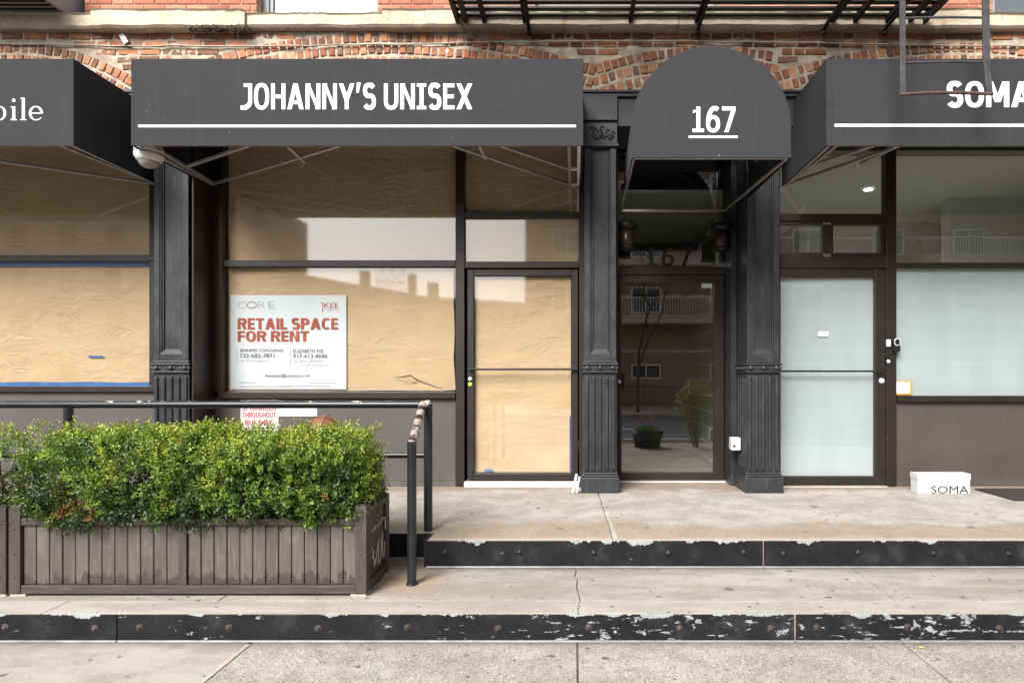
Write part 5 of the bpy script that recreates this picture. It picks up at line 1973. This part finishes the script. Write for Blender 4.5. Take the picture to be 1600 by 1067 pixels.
def planter(x0, x1, label):
    y0, y1 = DY(3.743), DY(4.21)
    z0, zr0, zr1, zp = TREAD + 0.014, 0.565, 0.605, 0.685
    t = thing('planter_box', label, 'planter', ((x0 + x1) / 2, (y0 + y1) / 2, TREAD), 'wooden planter boxes along the step')
    # posts
    for (x, y) in ((x0, y0), (x1 - 0.068, y0), (x0, y1 - 0.068), (x1 - 0.068, y1 - 0.068)):
        m = MB(); m.box(x, x + 0.068, y, y + 0.068, z0, zp - 0.015)
        m.add([(x, y, zp - 0.0149), (x + 0.068, y, zp - 0.0149), (x + 0.068, y + 0.068, zp - 0.0149), (x, y + 0.068, zp - 0.0149), (x + 0.02, y + 0.02, zp), (x + 0.048, y + 0.02, zp), (x + 0.048, y + 0.048, zp), (x + 0.02, y + 0.048, zp)],
              [(0, 1, 5, 4), (1, 2, 6, 5), (2, 3, 7, 6), (3, 0, 4, 7), (4, 5, 6, 7)])
        po_ = m.build('post', 'planter_post_wood', t, 0.004)
        for zz in (0.26, 0.40, 0.55):
            q = MB(); q.lathe([(0.0, -0.004), (0.006, -0.003), (0.008, 0.0)], (x + 0.034, y - 0.0005, zz), 10, 'y'); q.build('screw', 'ladder_paint', po_)
    xm = PX(284, 3.743) if x1 > -2 else (x0 + x1) / 2
    m = MB()
    m.box(xm - 0.022, xm + 0.022, y0 + 0.008, y0 + 0.05, z0 + 0.051, zr0 - 0.001)
    m.build('mid_post', 'planter_post_wood', t, 0.004)
    for nm, za, zb2 in (('top_rail', zr0, zr1), ('bottom_rail', z0, z0 + 0.050)):
        m = MB()
        m.box(x0 + 0.069, x1 - 0.069, y0 + 0.004, y0 + 0.055, za, zb2)
        m.box(x0 + 0.069, x1 - 0.069, y1 - 0.055, y1 - 0.004, za, zb2)
        for xx in (x0 + 0.006, x1 - 0.057):
            m.box(xx, xx + 0.051, y0 + 0.069, y1 - 0.069, za + (0.05 if nm == 'top_rail' else 0), zb2 + (0.05 if nm == 'top_rail' else 0))
        m.build(nm, 'planter_rail_wood', t, 0.004)
    m = MB()
    for (a, b) in ((x0 + 0.069, xm - 0.024), (xm + 0.024, x1 - 0.069)):
        n = round((b - a) / 0.074)
        for i in range(n):
            xa = a + (b - a) * i / n + 0.0025; xb = a + (b - a) * (i + 1) / n - 0.0025
            yj = rnd.uniform(-0.0025, 0.0025)
            m.box(xa, xb, y0 + 0.022 + yj, y0 + 0.042, z0 + 0.0505, zr0 - 0.0005, wtone())
            m.box(xa, xb, y1 - 0.042, y1 - 0.022 + yj, z0 + 0.0505, zr0 - 0.0005, wtone())
    for xx in (x0 + 0.022, x1 - 0.042):
        n = 5
        for i in range(n):
            ya = y0 + 0.069 + (y1 - y0 - 0.138) * i / n + 0.002; ybb = y0 + 0.069 + (y1 - y0 - 0.138) * (i + 1) / n - 0.002
            m.box(xx, xx + 0.02, ya, ybb, z0 + 0.0505, zr0 + 0.0495, wtone())
    m.build('board_panel', 'planter_wood', t, 0.003, 1)
    m = MB(); m.box(x0 + 0.06, x1 - 0.06, y0 + 0.058, y1 - 0.058, z0 + 0.02, 0.53)
    m.build('soil', 'soil', t)
    m = MB()
    for (x, y) in ((x1 - 0.05, y0 + 0.05), (x0 + 0.05, y0 + 0.05), (x1 - 0.05, y1 - 0.05), (x0 + 0.05, y1 - 0.05)):
        m.box(x - 0.045, x + 0.045, y - 0.045, y + 0.045, TREAD + 0.001, z0 - 0.0005)
    m.build('foot', 'concrete_block', t)
    return t


PX0, PX1 = PX(13, 3.743), PX(572.5, 3.743)
pl1 = planter(PX0, PX1, 'long weathered brown planter box of upright boards with a scribbled end beside the handrail')
pl2 = planter(PX0 - 2.12, PX0 - 0.015, 'second brown planter box mostly out of the picture at the far left')
# chalk scribble on the end panel
m = MB()
xs_ = PX1 + 0.0015
def zy(u, w): return (xs_, DY(3.743) + 0.07 + u * 0.33, 0.22 + w * 0.30)
m.tube([zy(.1, .95), zy(.25, 1.0), zy(.5, .98), zy(.75, 1.08), zy(.88, 1.05), zy(.9, .8)], 0.0035, 5)
m.tube([zy(.08, .62), zy(.18, .52), (zy(.12, .42)), zy(.25, .35), zy(.2, .22), zy(.3, .3), zy(.42, .55), zy(.5, .7), zy(.46, .4), zy(.5, .18), zy(.62, .3), zy(.66, .6), zy(.74, .78), zy(.7, .4), zy(.8, .2), zy(.86, .55)], 0.003, 5)
m.build('scribble', 'pale_print', pl1)

# ------------------------------------------------------------------ hedge
def leaves_mesh(name, centers, dirs, tones, rng, parent, n_leaf=(9, 14), L=(0.017, 0.027), stem_len=(0.05, 0.10), W=0.62):
    verts = []; cols = []
    for c, d, tn in zip(centers, dirs, tones):
        d = d / np.linalg.norm(d)
        a = np.cross(d, [0.3, 0.2, 0.9]); a /= np.linalg.norm(a)
        b = np.cross(d, a)
        n = rng.integers(*n_leaf)
        sl_ = rng.uniform(*stem_len)
        for i in range(n):
            t_ = (i + 0.5) / n
            ph = i * 2.4 + rng.uniform(-0.5, 0.5)
            side = a * np.cos(ph) + b * np.sin(ph)
            lift = rng.uniform(0.15, 0.8) + 0.5 * t_
            ax = side + d * lift
            ax /= np.linalg.norm(ax)
            up_ = d - ax * np.dot(d, ax)
            up_ += rng.normal(0, 0.35, 3)
            wv = np.cross(ax, up_); wv /= (np.linalg.norm(wv) + 1e-9)
            nv = np.cross(wv, ax)
            l = rng.uniform(*L) * (0.7 + 0.3 * math.sin(math.pi * min(1, t_ + 0.2)))
            w = l * W * 0.5
            o = c + d * sl_ * t_ + side * 0.004
            fold = 0.18 * w
            verts += [o, o + ax * l * 0.45 + wv * w + nv * fold, o + ax * l * 0.80 + wv * w * 0.7 + nv * fold, o + ax * l - nv * l * 0.06, o + ax * l * 0.80 - wv * w * 0.7 + nv * fold, o + ax * l * 0.45 - wv * w + nv * fold]
            f = rng.uniform(0.75, 1.3)
            col = np.array(tn) * f
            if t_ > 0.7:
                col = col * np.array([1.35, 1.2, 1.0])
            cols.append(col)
    V = np.array(verts, dtype=np.float32)
    nl = len(cols)
    me = bpy.data.meshes.new(name)
    me.vertices.add(nl * 6)
    me.vertices.foreach_set('co', V.ravel())
    base = (np.arange(nl) * 6)[:, None]
    F = np.concatenate([base + np.array([[0, 1, 2, 3]]), base + np.array([[0, 3, 4, 5]])], axis=1).reshape(-1, 4)
    me.loops.add(F.size)
    me.loops.foreach_set('vertex_index', F.ravel().astype(np.int32))
    me.polygons.add(len(F))
    me.polygons.foreach_set('loop_start', (np.arange(len(F)) * 4).astype(np.int32))
    me.update(calc_edges=True)
    at = me.color_attributes.new('tone', 'FLOAT_COLOR', 'POINT')
    C = np.ones((nl * 6, 4), dtype=np.float32)
    C[:, :3] = np.repeat(np.clip(np.array(cols), 0, 1), 6, axis=0)
    at.data.foreach_set('color', C.ravel())
    me.validate()
    return link(name, me, 'leaf', parent)


def hedge(x0, x1, label, seed, count, gaps=(), flare=True):
    rng = np.random.default_rng(seed)
    yc = (DY(3.743) + DY(4.21)) / 2
    t = thing('boxwood_hedge', label, 'hedge', ((x0 + x1) / 2, yc, 0.53), 'boxwood hedges in the planters')
    C, Dn, T, S = [], [], [], []
    zc, hz, hy = 0.795, 0.30, 0.33
    hx = (x1 - x0) / 2
    xc = (x0 + x1) / 2
    tries = 0
    while len(C) < count and tries < count * 30:
        tries += 1
        # position on a lumpy rounded box
        u, v_, w = rng.uniform(-1, 1, 3)
        x = xc + u * hx
        ny, nz_ = v_, w
        e = (abs(ny) ** 3.2 + abs(nz_) ** 3.2) ** (1 / 3.2)
        ex = max(0, abs(u) - (1 - 0.22 / hx)) / (0.22 / hx)
        e = max(e, (e ** 2.5 + ex ** 2.5) ** (1 / 2.5))
        lump = 0.16 * hash2(x * 3.2 + seed, ny * 1.3, nz_ * 2.2) + 0.13 * hash2(x * 8 + seed, ny * 3, nz_ * 3)
        lim = 0.93 + lump
        if e > lim or rng.random() > (e / lim) ** 2.2 + 0.06:
            continue
        y = yc + ny * hy
        z = zc + nz_ * hz
        if z < 0.56:
            continue
        skip = False
        for (gx_, gz_, gr_) in gaps:
            q = math.hypot(x - gx_, (z - gz_) * 1.1)
            if q < gr_ * (0.85 + 0.5 * hash2(x * 14, z * 14, y * 6)):
                skip = True
        if skip:
            continue
        c = np.array([x, y, z])
        o = np.array([0.9 * ex * np.sign(u), 1.1 * ny * abs(ny), 0.75 * nz_ + 0.55]) + rng.normal(0, 0.45, 3)
        C.append(c); Dn.append(o)
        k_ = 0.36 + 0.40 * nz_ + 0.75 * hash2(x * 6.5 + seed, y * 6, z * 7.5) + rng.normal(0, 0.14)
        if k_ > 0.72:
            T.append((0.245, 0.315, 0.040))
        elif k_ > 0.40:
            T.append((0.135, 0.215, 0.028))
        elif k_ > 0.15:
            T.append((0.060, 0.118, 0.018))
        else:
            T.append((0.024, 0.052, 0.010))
        if rng.random() < 0.002:
            T[-1] = (0.30, 0.17, 0.05)
    # withered sprigs low on the left
    for i in range(26):
        if flare:
            C.append(np.array([rng.uniform(-3.12, -2.88) + 0.09, rng.uniform(yc - 0.3, yc - 0.1), rng.uniform(0.60, 0.72)])); Dn.append(rng.normal(0, 1, 3)); T.append((0.30, 0.15, 0.05))
    # shoots that stand out of the outline
    for i in range(int(90 * (x1 - x0) / 2.1)):
        x = rng.uniform(x0, x1)
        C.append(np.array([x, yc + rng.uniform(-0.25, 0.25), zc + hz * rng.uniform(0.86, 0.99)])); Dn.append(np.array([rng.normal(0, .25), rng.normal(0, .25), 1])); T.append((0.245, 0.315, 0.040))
    if flare:
        for i in range(70):
            z = rng.uniform(0.68, 1.1)
            bulge = 0.07 * math.sin((z - 0.62) / 0.5 * math.pi)
            C.append(np.array([x1 - 0.09 + rng.uniform(0, bulge + 0.03), yc + rng.uniform(-0.25, 0.2), z])); Dn.append(np.array([1.0, rng.normal(0, .4), rng.uniform(-0.1, .9)])); T.append((0.19, 0.26, 0.032))
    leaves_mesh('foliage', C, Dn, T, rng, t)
    m = MB()
    for i in range(int(60 * (x1 - x0) / 2.1)):
        x = rng.uniform(x0 + 0.1, x1 - 0.1); y = yc + rng.uniform(-0.12, 0.12)
        p = Vector((x, y, 0.52)); pts = [p.copy()]
        d = Vector((rng.normal(0, .5), rng.normal(0, .4), 1)).normalized()
        for q in range(5):
            p = p + d * 0.085
            d = (d + Vector((rng.normal(0, .3), rng.normal(0, .3), rng.normal(0.1, .15)))).normalized()
            pts.append(p.copy())
        m.tube(pts, [0.008, 0.007, 0.006, 0.005, 0.004, 0.003], 6, False)
        for b in range(4):
            q0 = pts[1 + b]
            dd = Vector((rng.normal(0, 1), rng.normal(0, 1), rng.uniform(-.1, 0.8))).normalized()
            m.tube([q0, q0 + dd * 0.07, q0 + dd * 0.13 + Vector((0, 0, 0.02))], [0.004, 0.003, 0.002], 5, False)
    m.build('stem', 'twig', t)
    return t


HD = 3.93
hg = [(PX(52, HD), PZ(758, HD), 0.15), (PX(150, HD), PZ(768, HD), 0.13), (PX(118, HD), PZ(745, HD), 0.08), (PX(258, HD), PZ(742, HD), 0.085), (PX(318, HD), PZ(762, HD), 0.06)]
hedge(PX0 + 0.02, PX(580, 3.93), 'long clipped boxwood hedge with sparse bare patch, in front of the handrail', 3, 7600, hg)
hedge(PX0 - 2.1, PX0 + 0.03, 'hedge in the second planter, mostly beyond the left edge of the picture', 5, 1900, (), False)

# ------------------------------------------------------------------ basketball
bc = Vector((PX(504, 4.40), DY(4.40), PZ(675.5, 4.40)))
ball = thing('basketball', 'worn brown basketball resting on top of the hedge behind the leaves', 'ball', tuple(bc - Vector((0, 0, 0.12))))
m = MB(); m.ball(bc, 0.119, 36); m.build('skin', 'ball_rubber', ball)
m = MB()
rot = Matrix.Rotation(R(25), 3, 'X') @ Matrix.Rotation(R(20), 3, 'Y')
for nrm, off in (((1, 0, 0), 0), ((0, 1, 0), 0), ((1, 0.0, 0), 0.075), ((1, 0, 0), -0.075)):
    nv = rot @ Vector(nrm)
    a = nv.orthogonal().normalized(); b = nv.cross(a)
    rr = math.sqrt(0.1195 ** 2 - off ** 2)
    m.tube([bc + nv * off + (a * math.cos(2 * math.pi * i / 40) + b * math.sin(2 * math.pi * i / 40)) * rr for i in range(41)], 0.0022, 5, False)
m.build('seam', 'black_steel', ball)

# ------------------------------------------------------------------ shoe box, mat, leaf
DXB = 6.03
t = thing('shoe_box', 'white cardboard box with thin black lettering on the platform below the frosted window', 'box', (PX(1475, DXB), DY(DXB) + 0.06, PLAT))
x0, x1 = PX(1434, DXB), PX(1516, DXB)
zb_, zt_ = PLAT + 0.002, PZ(740, DXB)
m = MB().box(x0, x1, DY(DXB), DY(DXB) + 0.13, zb_, zt_ - 0.055); m.build('tray', 'box_card', t, 0.003)
m = MB().box(x0 - 0.004, x1 + 0.004, DY(DXB) - 0.004, DY(DXB) + 0.134, zt_ - 0.054, zt_); m.build('lid', 'box_card', t, 0.003)
m = MB(); text_fit(m, 'SOMA', PX(1455, DXB), PX(1513, DXB), PZ(771.5, DXB) + 0.004, PZ(759, DXB), DY(DXB) - 0.0015, 0.0, 1.0); m.build('lettering', 'black_print', t, fix=False)
m = MB().box(3.92, 5.1, -0.80, -0.22, PLAT + 0.001, PLAT + 0.014)
mt = m.build('door_mat', 'mat_rubber', None, 0.003)
tag(mt, 'dark ribbed door mat at the right end of the platform', 'mat')
m = MB()
lx, ly = PX(1440, 3.38), DY(3.38)
m.add([(lx - 0.017, ly, 0.004), (lx, ly - 0.008, 0.010), (lx + 0.02, ly - 0.002, 0.005), (lx + 0.002, ly + 0.008, 0.010)], [(0, 1, 2, 3)])
tag(m.build('fallen_leaf', 'yellow_sticker'), 'small yellow leaf lying on the sidewalk against the scratched step plate', 'leaf')

# ------------------------------------------------------------------ the other side of the street (seen in the glass)
ap = thing('apartment_building', 'brown brick apartment block with white railed balconies mirrored in the shop glass', 'building', (12, -27, 0))
YO = -27.0
m = MB()
m.box(-2.6, 34, -40, YO, 0.0, 19.0)
m.build('wall', 'far_brick', ap)
m = MB().box(-2.9, 34.3, -40.3, YO + 0.3, 19.001, 19.5); m.build('roof', 'balcony_slab', ap)
for fl_ in range(5):
    z = 1.2 + fl_ * 2.95
    for j in range(8):
        x = -1.2 + j * 4.2
        za, zb3 = (z + 0.15, z + 0.95) if fl_ == 0 else (z + 0.7, z + 2.1)
        m = MB(); m.box(x, x + 1.6, YO + 0.002, YO + 0.05, za, zb3)
        w = m.build('window', 'railing_white', ap)
        m = MB(); m.box(x + 0.08, x + 0.76, YO + 0.052, YO + 0.06, za + 0.08, zb3 - 0.08); m.box(x + 0.84, x + 1.52, YO + 0.052, YO + 0.06, za + 0.08, zb3 - 0.08)
        m.build('pane', 'dark_pane', w)
m = MB()
for z in (2.75, 5.7, 8.65):
    m.box(-2.6, 34, YO + 0.001, YO + 0.06, z, z + 0.14)
m.build('string_course', 'balcony_slab', ap)
fn = thing('iron_fence', 'dark iron fence in front of the brown apartment block across the street', 'fence', (12, -24.5, 0))
m = MB()
m.box(-2.6, 34, -24.52, -24.48, 0.95, 1.0)
m.box(-2.6, 34, -24.52, -24.48, 0.12, 0.16)
for i in range(240):
    x = -2.6 + i * 0.152
    m.box(x, x + 0.025, -24.515, -24.485, 0.0, 0.949)
m.build('railing', 'black_steel', fn)
for fl_ in range(1, 5):
    z = 1.55 + fl_ * 2.95
    for (a, b) in ((1.6, 7.0), (17.5, 24.0)):
        m = MB(); m.box(a, b, YO + 0.003, YO + 1.5, z - 0.28, z); bal = m.build('balcony', 'balcony_slab', ap)
        m = MB()
        m.box(a, b, YO + 1.42, YO + 1.46, z + 1.0, z + 1.05); m.box(a, b, YO + 1.42, YO + 1.46, z + 0.08, z + 0.12)
        n = int((b - a) / 0.14)
        for i in range(n + 1):
            x = a + (b - a) * i / n
            m.box(x - 0.014, x + 0.014, YO + 1.425, YO + 1.455, z + 0.01, z + 1.0)
        for x in (a, b):
            m.box(x - 0.02, x + 0.02, YO + 0.01, YO + 1.42, z + 1.0, z + 1.05)
        m.build('railing', 'railing_white', bal)
def street_building(outline, y0, depth, mat, label, storeys):
    xs_o = [p[0] for p in outline]
    x0, x1 = min(xs_o), max(xs_o)
    t = thing('street_building', label, 'building', ((x0 + x1) / 2, y0, 0))
    m = MB(); m.prism(outline, y0 - depth, y0); m.build('wall', mat, t)
    n = max(3, int((x1 - x0) / 3.2))
    for q in range(n):
        for s_ in range(storeys):
            xq = x0 + (x1 - x0) * (q + 0.3) / n
            m = MB().box(xq, xq + 1.1, y0 + 0.002, y0 + 0.05, 1.4 + 3.0 * s_, 3.0 + 3.0 * s_); m.build('window', 'dark_pane', t)
    return t


t = street_building([(-23.2, 0), (-2.8, 0), (-2.8, 6.6), (-8, 7.0), (-10.2, 7.1), (-13.4, 7.7), (-17, 8.3), (-20.6, 9.0), (-23.2, 10.2)], -38.5, 12, 'far_facade', 'long brown terrace with a stepped roofline mirrored in the papered window', 2)
for (x, w_, zb2, h) in ((-15.3, 0.6, 7.9, 1.1), (-11.9, 0.5, 7.3, 1.5), (-10.5, 0.7, 7.0, 1.2)):
    m = MB().box(x, x + w_, -39.6, -39.0, zb2, zb2 + h); m.build('chimney', 'far_facade', t)
m = MB()
for q in range(9):
    x = -14.2 + q * 0.24
    m.tube([(x, -39.4, 7.6), (x, -39.4, 8.9 + 0.5 * ((q * 7) % 3))], 0.03, 5)
m.tube([(-14.3, -39.4, 8.4), (-12.2, -39.4, 8.2)], 0.04, 5)
m.build('antenna', 'black_steel', t)
street_building([(-60, 0), (-23.6, 0), (-23.6, 15), (-60, 15)], -38.0, 12, 'far_facade_pale', 'tall pale flat roofed building across the street beyond the terrace', 4)


def bare_tree(x, y, h, label, seed):
    rr = random.Random(seed)
    t = thing('bare_tree', label, 'tree', (x, y, 0))
    m = MB(); tw_ = MB()
    def grow(p, d, l, r, depth, mb):
        pts = [p.copy()]
        for i in range(4):
            p = p + d * l / 4
            d = (d + Vector((rr.gauss(0, .12), rr.gauss(0, .12), rr.gauss(0.04, .06)))).normalized()
            pts.append(p.copy())
        mb.tube(pts, [r, r * .9, r * .8, r * .72, r * .62], 7, False)
        if depth > 0:
            for q in range(3 if depth > 1 else 4):
                nd = (d + Vector((rr.gauss(0, .6), rr.gauss(0, .6), rr.gauss(.15, .3)))).normalized()
                grow(pts[rr.choice((2, 3, 4))], nd, l * rr.uniform(.55, .8), r * .55, depth - 1, tw_)
    grow(Vector((x, y, 0)), Vector((0, 0, 1)), h * 0.42, 0.075, 4, m)
    m.build('trunk', 'bark', t)
    tw_.build('crown', 'bark', t)


bare_tree(2.6, -19.3, 8.0, 'bare street tree on the far sidewalk mirrored in the entrance door', 4)
bare_tree(7.8, -19.3, 8.5, 'bare street tree mirrored in the small transom windows', 9)

# kerbside shrub and flower tub mirrored in the entrance door
kx, ky = 2.5, -6.15
t = thing('kerb_shrub', 'yellow green shrub by the kerb mirrored in the entrance door', 'shrub', (kx, ky, 0))
rng = np.random.default_rng(11)
C, Dn, T = [], [], []
while len(C) < 480:
    q = rng.normal(0, 1, 3); q /= np.linalg.norm(q); q *= rng.uniform(0.4, 1)
    C.append(np.array([kx + q[0] * 0.36, ky + q[1] * 0.3, 0.86 + q[2] * 0.46])); Dn.append(q + rng.normal(0, .4, 3)); T.append((0.36, 0.35, 0.04) if rng.random() < .5 else (0.17, 0.23, 0.03))
leaves_mesh('foliage', C, Dn, T, rng, t, (8, 12), (0.03, 0.05), (0.08, 0.14))
m = MB()
for i in range(9):
    m.tube([(kx + rng.uniform(-.05, .05), ky + rng.uniform(-.05, .05), 0), (kx + rng.uniform(-.2, .2), ky + rng.uniform(-.15, .15), 0.5), (kx + rng.uniform(-.35, .35), ky + rng.uniform(-.25, .25), 1.1)], [0.014, 0.01, 0.005], 6)
m.build('stem', 'twig', t)
t = thing('flower_tub', 'dark flower tub with daffodils by the kerb mirrored in the entrance door', 'flower tub', (1.5, -6.1, 0))
m = MB(); m.lathe([(0.0, 0.0), (0.26, 0.0), (0.33, 0.34), (0.30, 0.34), (0.28, 0.28), (0.0, 0.28)], (1.5, -6.1, 0.002), 20); m.build('tub', 'black_plastic', t)
C, Dn, T = [], [], []
for i in range(60):
    a = rng.uniform(0, 6.28); r_ = rng.uniform(0, .24)
    C.append(np.array([1.5 + r_ * math.cos(a), -6.1 + r_ * math.sin(a), 0.3])); Dn.append(np.array([math.cos(a) * .4, math.sin(a) * .4, 1])); T.append((0.12, 0.22, 0.03))
leaves_mesh('foliage', C, Dn, T, rng, t, (5, 8), (0.10, 0.18), (0.03, 0.08), 0.16)
for (dx, dz) in ((-0.15, 0.58), (0.05, 0.62)):
    m = MB(); m.lathe([(0.0, 0.0), (0.05, 0.01), (0.02, -0.01), (0.022, -0.035), (0.0, -0.02)], (1.5 + dx, -6.1 + 0.1, dz), 10, 'y'); m.build('flower', 'daffodil', t)
